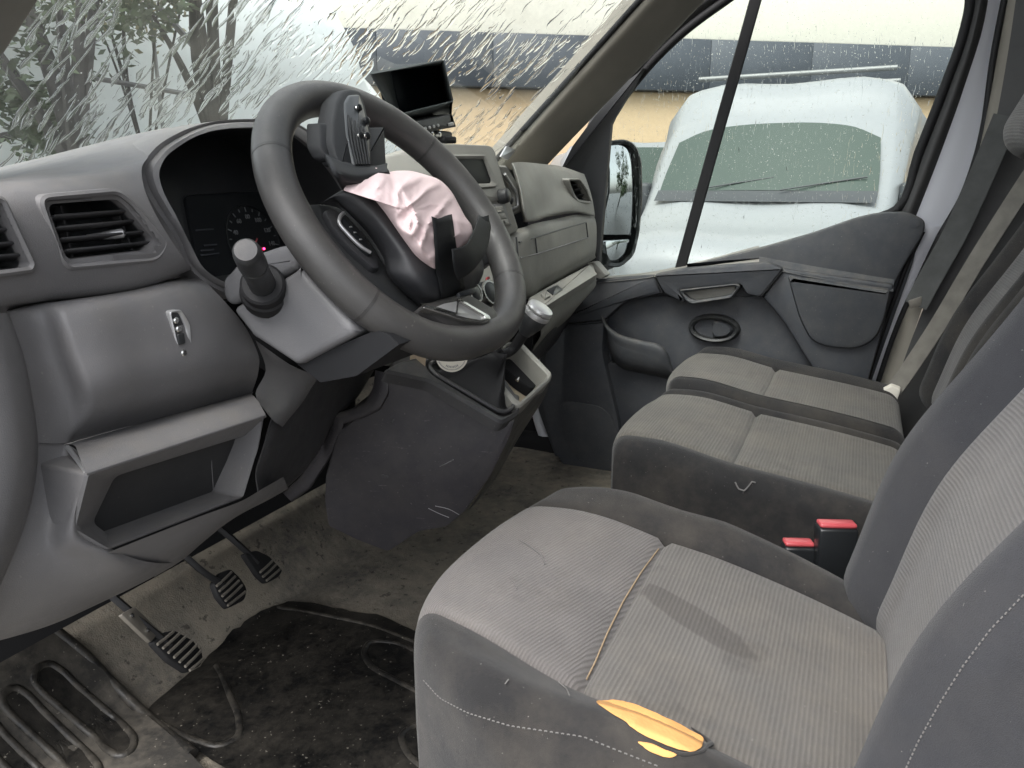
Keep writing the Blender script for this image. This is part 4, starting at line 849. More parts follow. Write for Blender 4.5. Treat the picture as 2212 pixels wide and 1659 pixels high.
def lip(name, A_, B_, xa, xb, n=9):
    a, b = resamp(A_, n), resamp(B_, n); rows = []
    for k in range(n):
        u = k/(n-1); xx = xa+(xb-xa)*u; rows.append([X(*a[k], xx+.018), X(*a[k], xx+.003), X(*((a[k]+b[k])/2), xx-.003), X(*b[k], xx), X(*b[k], xx+.02)])
    return loft(name, rows, M['console'], con, 3, 3, ang=50)
lip("front_lip", [(812, 800), (806, 842), (786, 872), (748, 888), (718, 893)], [(840, 806), (838, 850), (818, 884), (778, 904), (742, 914)], -.197, -.213)
lip("front_lip", [(718, 893), (712, 925), (690, 968), (650, 1030), (612, 1066)], [(742, 914), (734, 944), (708, 992), (668, 1052), (628, 1082)], -.213, -.20)
# console back-side (towards passenger) and rear face
loft("rear_face", [[CT(a, b, -.004) for a, b in ((1100, 905), (1124, 880), (1160, 850), (1192, 812))], [X(a, b, x) for a, b, x in ((1092, 960, -.11), (1112, 925, -.06), (1150, 880, 0), (1182, 845, .05))], [X(a, b, x) for a, b, x in ((1058, 1030, -.11), (1090, 985, -.05), (1120, 940, .02), (1150, 900, .06))], [X(a, b, x) for a, b, x in ((1010, 1105, -.12), (1050, 1060, -.05), (1085, 1010, .02), (1110, 960, .06))]], M['dash_dark'], con, 6, 6)
deck = [CT(a, b, -.003) for a, b in ((826, 800), (862, 776), (1000, 740), (1121, 740), (1190, 806), (1124, 878), (1092, 904), (930, 814), (880, 795))]
bt_o = [(916, 782), (938, 770), (1000, 775), (1064, 812), (1122, 868), (1112, 896), (1082, 906), (1060, 892)]
frame("top_deck", [CT(a, b, 0) for a, b in ((826, 800), (862, 780), (990, 745), (1060, 770), (1128, 868), (1122, 892), (1085, 914), (930, 822))], [CT(a, b, -.001) for a, b in ((922, 786), (940, 772), (1000, 772), (1056, 800), (1116, 868), (1110, 890), (1083, 899), (932, 806))], -cnn*.02, M['dash_dark'], con, .012, .012, .004, deep=-cnn*.03)
rim1 = rounded([CT(a, b, -.002) for a, b in ((926, 790), (942, 776), (1000, 774), (1056, 802), (1112, 866), (1106, 884), (1083, 892), (936, 806))], .012, 5)
tube("boot_ring", rim1, .0035, M['dash_dark'], con, 8, closed=True, sub=1)
# leather boot with folds, rising to the lever
gl = thing("gear_lever", "gear lever with black boot and silver capped knob below the wheel", "gear lever", tuple(CT(1030, 830)))
tip = X(1075, 800, -.055); cen3 = sum(rim1)/len(rim1); loops = []
nb = len(rim1)
for k, (s, h) in enumerate(((1.0, -.004), (.86, -.010), (.66, .004), (.48, .022), (.34, .04), (.22, .055), (.16, .065))):
    Lp = []
    for j, p in enumerate(rim1):
        ang_ = j/nb*2*math.pi; wob = 1+.16*math.sin(ang_*5+k*.9)*(1-s)*s*4*.6
        Lp.append(cen3+(tip-cen3)*(1-s)**1.4*.75+(p-cen3)*s*wob+cnn*(h*.7+.004*math.sin(ang_*4+k)))
    loops.append(Lp)
loops = [list(x) for x in np.array([crspl(np.array(loops)[:, j], 4) for j in range(nb)]).transpose(1, 0, 2)]
nest("boot", loops, M['black_soft'], gl, False, True, 70)
kt, kb = X(1150, 652, -.06), X(1138, 712, -.06)
tube("lever", [cen3+(tip-cen3)*.7+cnn*.04, X(1100, 760, -.06), kb], [.008, .008, .009], M['black_soft'], gl, 12)
kax = unit(kt-kb+V(0, -.02, .0))
lathe("knob", kb-kax*.008, kax, [(0, .010), (.01, .014), (.022, .019), (.034, .021), (.04, .0205)], M['black'], gl, 26)
lathe("knob_collar", kb+kax*.026, kax, [(0, .0205), (.005, .022), (.010, .021)], M['silver'], gl, 26)
lathe("knob_cap", kb+kax*.037, kax, [(0, .0205), (.003, .0215), (.007, .020), (.009, .014), (.0095, .004)], M['silver'], gl, 26)
# cup tray on the passenger side of the lever
tray_o = [CT(a, b, .004) for a, b in ((1090, 738), (1124, 734), (1194, 806), (1190, 820), (1126, 878), (1112, 872), (1058, 806), (1060, 796))]
tray_i = [CT(a, b, .004) for a, b in ((1096, 745), (1121, 743), (1184, 807), (1182, 814), (1124, 866), (1117, 862), (1068, 804), (1069, 797))]
frame("tray_rim", tray_o, tray_i, -cnn*.03, M['dash_warm'], con, .006, .005, .003, deep=-cnn*.045)
M['dustfloor'] = simple("dusty_tray", (.34, .29, .21), .9, 0, .5, 200, var=.3)
nest("tray_well", [rounded([p-cnn*.04 for p in tray_i], .005), rounded([sum(tray_i)/8+(p-sum(tray_i)/8)*.9-cnn*.055 for p in tray_i], .005)], M['dustfloor'], con, False, True)
slab("well_insert", [CT(a, b, -.03) for a, b in ((1085, 745), (1121, 742), (1186, 806), (1150, 840), (1118, 818), (1100, 800), (1082, 790))], -cnn*.02, M['bulk'], con, .008, .002)
lathe("coin", CT(1117, 822, -.035), cnn, [(0, .004), (.002, .004), (.004, .003), (.008, .001)], M['chrome'], con, 12)
# brown cardboard piece and round paper tag hanging under the wheel
slab("cardboard_strip", [X(a, b, -.17) for a, b in ((887, 745), (922, 758), (918, 798), (888, 790))], V(.002, .003, 0), simple("cardboard", (.30, .24, .17), .9, var=.1), None, .001, .0004)
tag(bpy.data.objects["cardboard_strip"], "brown cardboard strip hanging below the steering wheel rim", "cardboard")
tg = thing("paper_tag", "round white paper tag with small print hanging below the wheel", "tag", tuple(X(975, 770, -.22)))
tcn = unit(CAM-X(975, 755, -.22)+V(0, 0, .3)); tc0 = X(976, 770, -.22)
tuu = unit(np.cross(V(0, 0, 1), tcn)); tuv = np.cross(tcn, tuu)
lathe("disc", tc0, tcn, [(0, .0225), (.0008, .0225)], simple("tag_paper", (.78, .74, .64), .8, var=.05), tg, 40, sx=1.0)
inkm = simple("tag_ink", (.25, .24, .24), .8)
for k in range(26):
    a = rad(-155+130*k/25); q = tuu*math.cos(a)+tuv*math.sin(a); box("print_mark", tc0+q*.0195+tcn*.001, (q, np.cross(tcn, q), tcn), (.0018, .0009, .0002), inkm, tg, 0)
for k in range(9):
    a = rad(-120+60*k/8); q = tuu*math.cos(a)+tuv*math.sin(a); box("print_mark", tc0+q*.0155+tcn*.001, (q, np.cross(tcn, q), tcn), (.003, .0011, .0002), inkm, tg, 0)
# ------------------------------------------------------------------ pedals
def pedal(name, label, pad, arm, y0, slope, ribs, bars, armw=False):
    pts = [Y(a, b, y0+slope*(b-bars)/100) for a, b in pad]; e = thing(name, label, "pedal", tuple(sum(pts)/len(pts)))
    nrm = unit(np.cross(pts[1]-pts[0], pts[2]-pts[0])); nrm = nrm if nrm@(CAM-pts[0]) > 0 else -nrm
    slab("pad", pts, -nrm*.010, M['black_soft'], e, .006, .003)
    n = len(pad)
    for a, b in ribs:
        p, q = PL(*a, pts[0]+nrm*.002, nrm), PL(*b, pts[0]+nrm*.002, nrm); tube("rib", [p, (p+q)/2+nrm*.001, q], .0022, M['steel'], e, 6, sub=2)
    if armw:
        slab("arm_plate", [PL(a, b, pts[0]+nrm*.001, nrm) for a, b in ((262, 1327), (292, 1310), (346, 1362), (326, 1388))], -nrm*.006, M['steel'], e, .003, .0015)
        for a, b in ((284, 1330), (318, 1362)): lathe("rivet", PL(a, b, pts[0]+nrm*.001, nrm), nrm, [(0, .003), (.002, .003), (.003, .0015)], M['chrome'], e, 10)
    ap = [PL(a, b, pts[0]-nrm*.004, nrm)+V(0, k, k*.6) for a, b, k in arm]
    tube("arm", ap, .007, M['black_soft'], e, 8, sq=(1.2, .7, .6)); return e
pedal("foot_pedal", "clutch pedal with steel ribs, lowest of the three pedals", [(330, 1386), (352, 1366), (378, 1360), (420, 1384), (440, 1412), (437, 1436), (408, 1452), (366, 1425)], [(366, 1392, .0), (318, 1352, .0), (276, 1318, .012), (240, 1290, .06)], .345, -.03,
      [((340, 1392), (375, 1364)), ((352, 1400), (388, 1368)), ((364, 1410), (402, 1374)), ((376, 1420), (415, 1383)), ((388, 1430), (425, 1393)), ((400, 1440), (434, 1406)), ((410, 1448), (438, 1424))], 1400, True)
pedal("foot_pedal", "brake pedal in the middle of the three pedals", [(462, 1260), (480, 1236), (500, 1228), (522, 1250), (535, 1272), (530, 1296), (494, 1314), (474, 1290)], [(480, 1262, 0), (440, 1236, 0), (414, 1214, .01), (396, 1196, .04)], .365, -.03,
      [((468, 1266), (500, 1236)), ((474, 1277), (508, 1245)), ((480, 1288), (516, 1254)), ((487, 1298), (523, 1264)), ((492, 1308), (530, 1278))], 1270)
pedal("foot_pedal", "accelerator pedal with square studs nearest the console", [(528, 1196), (556, 1188), (582, 1200), (612, 1232), (604, 1246), (578, 1260), (560, 1244)], [(556, 1214, 0), (520, 1180, .01), (494, 1160, .04)], .385, -.03,
      [((562, 1236), (588, 1212)), ((568, 1246), (596, 1220)), ((576, 1254), (604, 1230))], 1220)
# ------------------------------------------------------------------ cab floor and mats
def floor_mat():
    m = N("dusty_cab_floor"); b = m.b; b.inputs['Roughness'].default_value = .9; b.inputs['Specular IOR Level'].default_value = .2
    n1 = m.noise(5, 6, .7); n2 = m.noise(38, 5, .7); n3 = m.noise(420, 3, .6)
    base = m.mix(m.ramp(n1, .36, .62), (.095, .09, .082), (.26, .23, .182))
    base = m.mix(m.math('MULTIPLY', m.ramp(n2, .45, .7), .6), base, (.32, .28, .222))
    base = m.mix(m.math('MULTIPLY', m.ramp(m.noise(60, 3, .6), .62, .68), .7), base, (.03, .028, .025))
    base = m.mix(m.math('MULTIPLY', n3, .3), base, (.16, .148, .125))
    m.l(base, b.inputs['Base Color']); m.l(m.bump(m.math('ADD', n2, m.math('MULTIPLY', n3, .5)), .7, .004), b.inputs['Normal']); return m.m
def rubber_mat(name, col, dust, dcol=(.21, .18, .135)):
    m = N(name); b = m.b; b.inputs['Specular IOR Level'].default_value = .3
    n1 = m.noise(9, 7, .72); n2 = m.noise(60, 5, .75)
    f = m.math('MULTIPLY', m.ramp(m.math('ADD', m.math('MULTIPLY', n1, .6), m.math('MULTIPLY', n2, .4)), .44, .66), dust)
    base = m.mix(f, col, dcol)
    base = m.mix(m.math('MULTIPLY', m.ramp(m.noise(170, 2, .5), .70, .74), .5), base, (.36, .33, .28))
    m.l(base, b.inputs['Base Color']); m.l(m.ramp(f, 0, .5, (.30,)*3+(1,), (.8,)*3+(1,)), b.inputs['Roughness'])
    m.l(m.bump(n2, .4, .002), b.inputs['Normal']); return m.m
M['floor'] = floor_mat(); M['mat'] = rubber_mat("worn_black_mat", (.008, .008, .008), .20, (.17, .15, .12)); M['ridge'] = rubber_mat("dusty_ridge_rubber", (.014, .0135, .013), .45, (.15, .132, .105)); M['stepmat'] = rubber_mat("step_rubber", (.042, .04, .037), .55, (.18, .158, .127))
xs = np.linspace(-.9, .92, 8)
def fz(x, y):
    return .06+.004*fbm((x, y, 0), 3.0)+.05*max(0, y-.30)**1.3*1.2+max(0, y-.46)*1.0
fl = loft("cab_floor", [[V(x, y, fz(x, y)) for x in xs] for y in (-1.1, -.6, -.2, 0, .1, .2, .3, .4, .46, .52, .6, .75, .92)], M['floor'], None, 6, 4); tag(fl, kind="structure")
FT = bvh([fl])
def drape_patch(name, poly, tree_, off, mat, parent=None, n=26, thick=None, rough=0.0, seed=1, bulge=0.0):
    """a skin laid on what the pixels of poly hit: concentric rings from the outline to the middle"""
    c = np.mean(np.array(poly, float), axis=0); B = crspl([V(a, b, 0) for a, b in poly], 5, True)[:, :2]; rings = []
    for k in range(n+1):
        r = 1-k/n*.999; L_ = []
        for i, q in enumerate(B):
            w = 1+rough*mnoise.noise(Vector((q[0]*.05, q[1]*.05, seed))); s = c+(q-c)*r*w; h = hit(tree_, s[0], s[1], off+bulge*(1-r**4))
            if h is None: h = L_[-1] if L_ else V(0, 0, 0)
            L_.append(h)
        rings.append(L_)
    o = nest(name, rings, mat, parent, ang=80)
    if thick: md = o.modifiers.new("s", 'SOLIDIFY'); md.thickness = thick; md.offset = -1
    return o
fm = thing("floor_mat", "worn black rubber floor mat with moulded ridges before the driver's seat", "floor mat", (-.3, .2, .06))
drape_patch("mat_sheet", [(318, 1560), (372, 1500), (440, 1440), (500, 1370), (560, 1330), (640, 1312), (740, 1328), (830, 1346), (905, 1380), (1000, 1420), (1100, 1600), (1100, 1780), (700, 1780), (480, 1670), (360, 1600)], FT, .012, M['mat'], fm, 22, None, .03)
def ridge(name, pts, par, r=.0065, off=.0085, closed=False, mat=None):
    q = [hit(FT, a, b, off) for a, b in pts]; return tube(name, q, r, mat or M['ridge'], par, 10, closed=closed, sub=5)
ridge("ridge", [(318, 1556), (372, 1590), (430, 1615), (480, 1624), (512, 1608), (518, 1572), (500, 1520), (470, 1450)], fm)
ridge("ridge", [(980, 1452), (900, 1420), (850, 1400), (800, 1400), (788, 1420), (800, 1450), (850, 1480), (930, 1520), (1000, 1550)], fm)
ridge("ridge", [(960, 1590), (900, 1580), (870, 1600), (880, 1640), (960, 1700)], fm)
ridge("ridge", [(600, 1322), (700, 1340), (800, 1362), (900, 1400), (960, 1420)], fm, .006)
sm = thing("step_mat", "ribbed grey rubber step by the driver's door opening", "step", (-.5, .4, .06))
drape_patch("step_sheet", [(-80, 1470), (20, 1400), (110, 1372), (160, 1410), (240, 1490), (310, 1560), (400, 1640), (520, 1780), (-80, 1800)], FT, .020, M['stepmat'], sm, 16, None)
def capsule(a, b, r, n=7):
    a, b = V(*a), V(*b); d = unit(b-a); p = V(-d[1], d[0]); o = []
    for c, s0 in ((b, -1), (a, 1)):
        for k in range(n): t = math.pi*k/(n-1); o.append(tuple(c+(p*math.cos(t)*-s0+d*math.sin(t)*-s0)*r))
        e = a if s0 < 0 else b
        for k in (.25, .5, .75): o.append(tuple(c+(e-c)*k+p*s0*r))
    return o
for a, b, r in (((92, 1478), (262, 1628), 30), ((20, 1526), (190, 1690), 26), ((-50, 1585), (80, 1715), 24)):
    pts = capsule(a, b, r); drape_patch("groove", pts, FT, .0215, M['mat'], sm, 8); ridge("groove_rim", pts, sm, .006, .0185, True)
ridge("step_edge", [(110, 1372), (160, 1412), (240, 1492), (312, 1560), (420, 1650)], sm, .008, .016)
# ------------------------------------------------------------------ passenger door
door = thing("passenger_door", "dark grey passenger door trim below the rain-wet window", "car door", (.85, -.2, 0))
DX = lambda pts, x: [X(a, b, x) for a, b in pts]
dmat = M['door']
slab("door_shell", DX([(1170, 700), (1290, 602), (1480, 585), (1650, 560), (1860, 475), (1985, 485), (1975, 560), (1870, 860), (1830, 1100), (1240, 1100), (1160, 880)], .872), V(.05, 0, 0), M['door'], door, .02, .003)
slab("front_trim", DX([(1284, 606), (1412, 594), (1432, 632), (1345, 655), (1305, 692), (1190, 702)], .815), V(.06, 0, 0), dmat, door, [.01, .004, .004, .02, .01, .02], .006)
slab("front_trim", DX([(1190, 703), (1305, 693), (1300, 760), (1335, 905), (1350, 1036), (1240, 1034), (1200, 985), (1170, 880), (1172, 800)], .815), V(.06, 0, 0), dmat, door, [.004, .004, .02, .02, .01, .03, .04, .04, .04], .006)
slab("speaker_panel", DX([(1205, 862), (1310, 880), (1338, 940), (1345, 1020), (1262, 1012), (1222, 960)], .812), V(.02, 0, 0), M['door_lid'], door, .04, .003)
slab("rail", DX([(1412, 593), (1480, 580), (1655, 566), (1692, 580), (1642, 642), (1612, 636), (1600, 614), (1466, 626), (1478, 654), (1434, 634)], .80), V(.07, 0, 0), dmat, door, .008, .007)
slab("rear_trim", DX([(1695, 580), (1932, 614), (1900, 740), (1868, 850), (1800, 860), (1748, 785), (1690, 690), (1647, 642)], .815), V(.06, 0, 0), dmat, door, [.004, .01, .02, .02, .02, .05, .05, .01], .008)
slab("wing_trim", DX([(1478, 577), (1560, 556), (1640, 536), (1760, 502), (1850, 470), (1900, 459), (1962, 458), (2000, 476), (1996, 505), (1950, 580), (1932, 616), (1800, 596), (1692, 579), (1650, 564), (1560, 570)], .838), V(.04, 0, 0), M['door_lid'], door, [.01, .02, .02, .03, .04, .04, .015, .02, .02, .02, .004, .004, .004, .004, .01], .008)
lathe("trim_cap", X(1975, 482, .8375), V(-1, 0, 0), [(0, .011), (.001, .011), (.0012, .009)], M['door'], door, 20)
# ledge catching dust where wing and rail meet
loft("dust_ledge", [[X(a, b, .838) for a, b in ((1640, 554), (1700, 565), (1800, 582), (1932, 604))], [X(a, b, .822) for a, b in ((1640, 570), (1698, 581), (1800, 600), (1930, 622))], [X(a, b, .812) for a, b in ((1640, 576), (1696, 588), (1800, 608), (1929, 630))]], M['door_lid'], door, 4, 3)
loft("sill_ledge", [[X(a, b, .89) for a, b in ((1296, 598), (1400, 588), (1480, 572), (1640, 530))], [X(a, b, .845) for a, b in ((1296, 604), (1400, 593), (1480, 579), (1640, 556))], [X(a, b, .812) for a, b in ((1292, 611), (1405, 599), (1482, 586), (1640, 570))]], M['dash_warm'], door, 4, 3)
# padded lid, grab pocket, recess liner, map pocket, opening lever
slab("padded_lid", DX([(1700, 596), (1926, 626), (1912, 690), (1892, 735), (1850, 756), (1790, 752), (1752, 738), (1726, 690)], .797), V(.03, 0, 0), M['door_lid'], door, [.01, .01, .03, .04, .05, .05, .05, .03], .012)
slab("recess_liner", DX([(1260, 640), (1660, 640), (1760, 790), (1800, 860), (1700, 980), (1300, 1020)], .862), V(.01, 0, 0), M['door'], door, .02, .002)
frame("grab_handle", DX([(1466, 626), (1590, 612), (1600, 618), (1580, 645), (1495, 658), (1480, 650)], .80), DX([(1474, 632), (1586, 618), (1592, 622), (1576, 638), (1500, 650), (1488, 645)], .802), V(.05, 0, 0), M['door_lid'], door, .006, .006, .003, deep=V(.03, 0, 0))
slab("grab_liner", DX([(1470, 628), (1590, 615), (1580, 644), (1495, 656)], .825), V(.01, 0, 0), M['dash_warm'], door, .006, .001)
mp = [[X(a, b, x) for a, b, x in ((1300, 684, .81), (1306, 700, .80), (1330, 722, .79), (1380, 738, .785), (1430, 752, .785), (1452, 800, .80))],
      [X(a, b, x) for a, b, x in ((1306, 700, .812), (1310, 716, .80), (1332, 742, .785), (1378, 760, .78), (1424, 775, .78), (1452, 806, .80))],
      [X(a, b, x) for a, b, x in ((1312, 740, .82), (1316, 756, .81), (1338, 778, .79), (1376, 790, .79), (1420, 800, .79), (1450, 812, .81))],
      [X(a, b, x) for a, b, x in ((1318, 760, .85), (1324, 780, .85), (1342, 798, .85), (1378, 808, .85), (1420, 816, .85), (1450, 824, .85))]]
loft("map_pocket", mp, M['door_lid'], door, 5, 5)
loft("pocket_edge", [[p+V(.012, 0, .002) for p in mp[0]], [p+V(.004, 0, .004) for p in mp[0]], [p+V(-.003, 0, .001) for p in mp[0]], mp[1]], M['door_lid'], door, 5, 3)
slab("lower_pocket", DX([(1310, 780), (1455, 806), (1500, 900), (1400, 1010), (1352, 1010), (1338, 905)], .835), V(.03, 0, 0), M['door'], door, .02, .004)
oc = X(1541, 711, .845)
def oval(w, h, x): return [V(x, oc[1]-w*math.cos(q)*1, oc[2]+h*math.sin(q)) for q in np.linspace(0, 2*math.pi, 36, endpoint=False)]
hb = nest("opening_lever_bezel", [oval(.066, .038, .862), oval(.064, .036, .845), oval(.059, .031, .839), oval(.053, .026, .843), oval(.050, .023, .875)], M['black'], door, False, True)
nest("opening_lever", [[V(.852, oc[1]-.049*math.cos(q)*(1 if math.cos(q) > 0 else .05), oc[2]+.022*math.sin(q)) for q in np.linspace(0, 2*math.pi, 28, endpoint=False)], [V(.842, oc[1]-.010-.032*math.cos(q)*(1 if math.cos(q) > 0 else .35), oc[2]+.017*math.sin(q)) for q in np.linspace(0, 2*math.pi, 28, endpoint=False)]], M['door_lid'], hb, False, True)
# door seams
tube("trim_seam", [X(1412, 596, .798), X(1430, 634, .798)], .0012, M['black_soft'], door, 5, sub=1); tube("trim_seam", [X(1692, 583, .797), X(1644, 640, .797)], .0014, M['black_soft'], door, 5, sub=1)
# window frame, seals, glass
win = [(1296, 600), (1288, 560), (1300, 430), (1312, 275), (1395, 150), (1480, 66), (1562, 5), (1660, -60), (1800, -110), (2000, -110), (2085, -60), (2096, 0), (2085, 60), (2040, 190), (1985, 330), (1938, 452), (1860, 480), (1760, 510), (1640, 548), (1480, 582), (1380, 596)]
wp = crspl([X(a, b, .89) for a, b in win], 4, True)
tube("window_seal", [X(a, b, .885) for a, b in win[:18]], .011, M['black_soft'], door, 10, sub=4)
wo = [p+unit(p-V(.89, -.25, .95))*.0 for p in wp]
def outw(px, py, k): c = V(1650, 250); q = V(px, py); d = q-c; return q+d/np.linalg.norm(d)*k
fo = [X(*outw(a, b, 52 if a > 1500 else 46), .90) for a, b in win[1:16]]; fi = [X(*outw(a, b, 4), .888) for a, b in win[1:16]]; fm_ = [X(*outw(a, b, 26), .868) for a, b in win[1:16]]
loft("window_frame", [fi, fm_, fo], M['trim_dark'], door, 4, 4)
slab("quarter_trim", DX([(1206, 376), (1236, 316), (1285, 250), (1345, 182), (1392, 146), (1320, 264), (1306, 420), (1292, 590), (1278, 560), (1276, 430), (1250, 380)], .86), V(.02, 0, 0), M['black'], door, .003, .002)
bar = [X(1640, -30, .88), X(1632, 0, .88), X(1550, 290, .88), X(1468, 586, .88)]
tube("window_bar", bar, .0105, M['black_soft'], door, 8, sub=3, sq=(1.35, .6, .6), up=V(1, 0, 0))
pane = slab("window_pane", [X(a, b, .892) for a, b in [outw(a, b, 10) for a, b in win]], V(.004, 0, 0), M['side_glass'], door, .002, .0004)
# painted door edge and seals at the rear
def strip(name, left, right, xl, xr, mat, par, bulge=.0):
    n = 8; A_ = resamp([(a, b) for a, b in left], n); B_ = resamp([(a, b) for a, b in right], n)
    rows = [[X(*A_[i], xl), X(*((A_[i]+B_[i])/2), (xl+xr)/2-bulge), X(*B_[i], xr)] for i in range(n)]
    return loft(name, rows, mat, par, 4, 4)
strip("door_edge_panel", [(2120, -30), (2080, 130), (2010, 320), (1945, 470), (1930, 520)], [(2172, -30), (2146, 130), (2106, 330), (2075, 420), (2030, 500)], .885, .91, M['door_edge'] if 'door_edge' in M else M['white_paint'], door, .006)
strip("door_edge", [(2000, 486), (1970, 560), (1945, 610), (1905, 740), (1866, 862)], [(2036, 490), (1992, 580), (1965, 640), (1925, 740), (1878, 866)], .885, .90, M['white_paint'], door, .003)
tube("edge_seal", [X(a, b, .87) for a, b in ((1994, 500), (1960, 570), (1934, 640), (1895, 750), (1862, 860))], .005, M['black_soft'], door, 8)
# ------------------------------------------------------------------ rear door post, belts
strip("door_post", [(2182, -40), (2150, 130), (2112, 330), (2076, 430), (2030, 510), (1985, 600), (1930, 730), (1882, 870)], [(2205, -40), (2178, 130), (2140, 330), (2110, 430), (2050, 540), (2010, 620), (1960, 760), (1920, 880)], .90, .86, M['trim_grey'], cab, .012)
strip("post_trim", [(2200, -40), (2175, 130), (2138, 330), (2108, 430), (2050, 540), (2010, 620), (1960, 760), (1920, 880), (1900, 1000)], [(2420, -40), (2420, 130), (2400, 330), (2380, 430), (2340, 540), (2320, 620), (2280, 760), (2260, 880), (2200, 1000)], .86, .80, M['trim_dark'], cab, .01)
tube("post_seal", [X(a, b, .895) for a, b in ((2178, -40), (2150, 100), (2112, 330), (2076, 430), (2030, 510), (1985, 605), (1940, 700), (1890, 850))], .007, M['black_soft'], cab, 8)
def belt(name, pts, w, mat, par, th=.0016, side=None):
    P = crspl(pts, 6); loops = []
    for i, p in enumerate(P):
        t = unit(P[min(i+1, len(P)-1)]-P[max(i-1, 0)]); s = unit(np.cross(t, unit(side))); nn = np.cross(s, t)
        loops.append([p+s*w/2+nn*th, p-s*w/2+nn*th, p-s*w/2-nn*th, p+s*w/2-nn*th])
    return nest(name, loops, mat, par, True, True, 30)
bl = thing("seat_belt", "pale seat belt hanging with metal tongue beside the passenger bench", "seat belt", tuple(X(1915, 860, .76)))
belt("webbing", [X(a, b, x) for a, b, x in ((2300, 270, .77), (2212, 402, .78), (2110, 562, .785), (2020, 712, .785), (1965, 795, .785), (1930, 845, .775))], .036, M['belt'], bl, side=V(-.55, .2, .25))
tn = X(1922, 848, .76); td = unit(X(1908, 905, .76)-X(1928, 838, .76))
tb = thing("belt_tongue", "", "") if False else None
slab("tongue_grip", [X(a, b, .755) for a, b in ((1903, 846), (1926, 834), (1946, 842), (1938, 866), (1922, 874), (1906, 868))], V(.012, 0, .004), M['white_plastic'], bl, .004, .002)
slab("tongue", [X(a, b, .757) for a, b in ((1911, 868), (1923, 868), (1917, 904), (1909, 904))], V(.003, 0, 0), M['chrome'], bl, .002, .0008)
b2_ = thing("seat_belt", "dark seat belt running up the door post behind the pale belt", "seat belt", tuple(X(1985, 655, .82)))
belt("webbing", [X(a, b, x) for a, b, x in ((2175, 250, .80), (2120, 380, .81), (2060, 510, .82), (2010, 600, .82), (1978, 660, .82))], .05, M['belt_dark'], b2_, side=V(-.9, .3, .1))
slab("anchor", [X(a, b, .815) for a, b in ((1962, 650), (1992, 640), (1990, 660), (1966, 668))], V(.006, 0, 0), M['steel'], b2_, .003, .001)
# ------------------------------------------------------------------ door mirror outside the passenger window
mir = thing("door_mirror", "black passenger door mirror wet with rain outside the window", "mirror", tuple(X(1330, 590, 1.02)))
mo = [(1296, 306), (1350, 300), (1374, 312), (1386, 345), (1388, 420), (1382, 500), (1370, 552), (1340, 578), (1300, 575), (1288, 540), (1290, 420)]
mn = unit(V(-.52, -.854, .0)); mq = X(1335, 430, 1.01)
MP = lambda pts, k: [PL(a, b, mq+mn*k, mn) for a, b in pts]
ml = [rounded(MP(mo, k), .02) for k in (-.03, .0, .014, .016, .012, .0)]
nest("housing", [ml[0], ml[1], ml[2], inset(ml[3], .003), inset(ml[4], .011), inset(ml[5], .012)], M['black'], mir)
nest("shell", [ml[1], inset([p-mn*.06 for p in ml[1]], .01), inset([p-mn*.11 for p in ml[1]], .04)], M['black'], mir, False, True)
slab("mirror_glass", MP([(1302, 314), (1345, 310), (1362, 330), (1370, 400), (1366, 507), (1298, 507), (1298, 420)], .004), -mn*.004, M['mirrorglass'], mir, .012, .001)
slab("wide_angle_glass", MP([(1299, 520), (1362, 517), (1354, 545), (1332, 563), (1304, 562)], .004), -mn*.004, M['mirrorglass'], mir, .012, .001)
tube("arm", [X(1300, 560, .95), X(1310, 570, 1.0), X(1325, 560, 1.04)], .02, M['black'], mir, 8)
# ------------------------------------------------------------------ seats
def stations(marks, h, r, skirt, n, taperr=None):
    """arc stations across a pad: list of (offset, drop); marks = seam offsets to hit exactly"""
    inner = h-r; out = []
    fixed = sorted(set([-inner, inner]+[m+d for m in marks for d in (-.010, -.004, 0.0, .004, .010)]))
    fine = []
    for a, b in zip(fixed[:-1], fixed[1:]):
        k = max(1, int((b-a)/n)); fine += [a+(b-a)*j/k for j in range(k)]
    fine.append(fixed[-1])
    side = [(inner+r*math.sin(q), r*(1-math.cos(q))) for q in np.linspace(0, math.pi/2, 8)[1:]]+[(h, r+skirt*.35), (h-.004, r+skirt*.7), (h-.012, r+skirt)]
    return [(-a, d) for a, d in reversed(side)]+[(a, 0) for a in fine]+side
def pad(org, ex, ey, ez, hw, hl, top, xseams, yseams, parts, r=.04, skirt=.16, n=.014, par=None, plan=None):
    """upholstered pad. parts: list of (name, material, (i0, i1), (j0, j1)) using seam numbers; -1 / 99 mean the outer ends"""
    A_, B_ = stations(xseams, hw, r, skirt, n), stations(yseams, hl, r, skirt, n)
    def ia(S_, m): return min(range(len(S_)), key=lambda i: (abs(S_[i][0]-m)+ (10 if S_[i][1] > 0 else 0)))
    G = np.zeros((len(B_), len(A_), 3))
    for j, (b, db) in enumerate(B_):
        for i, (a, da) in enumerate(A_):
            a2, b2 = (plan(a, b) if plan else (a, b)); drop = math.sqrt(da*da+db*db) if (da < r and db < r) else max(da, db)+.25*min(da, db)
            z = top(a2, b2)
            for s in xseams: z -= .007*math.exp(-((a-s)/.0045)**2)
            for s in yseams: z -= .010*math.exp(-((b-s)/.006)**2)*(1 if not xseams or min(xseams) <= a <= max(xseams) else 0)
            G[j, i] = org+ex*a2+ey*b2+ez*(z-drop)
    obs = []
    for name, mat, (x0, x1), (y0, y1) in parts:
        i0 = 0 if x0 is None else ia(A_, x0); i1 = len(A_)-1 if x1 is None else ia(A_, x1)
        j0 = 0 if y0 is None else ia(B_, y0); j1 = len(B_)-1 if y1 is None else ia(B_, y1)
        obs.append(gridmesh(name, G[j0:j1+1, i0:i1+1], mat, par, ang=80))
    return obs, G, A_, B_
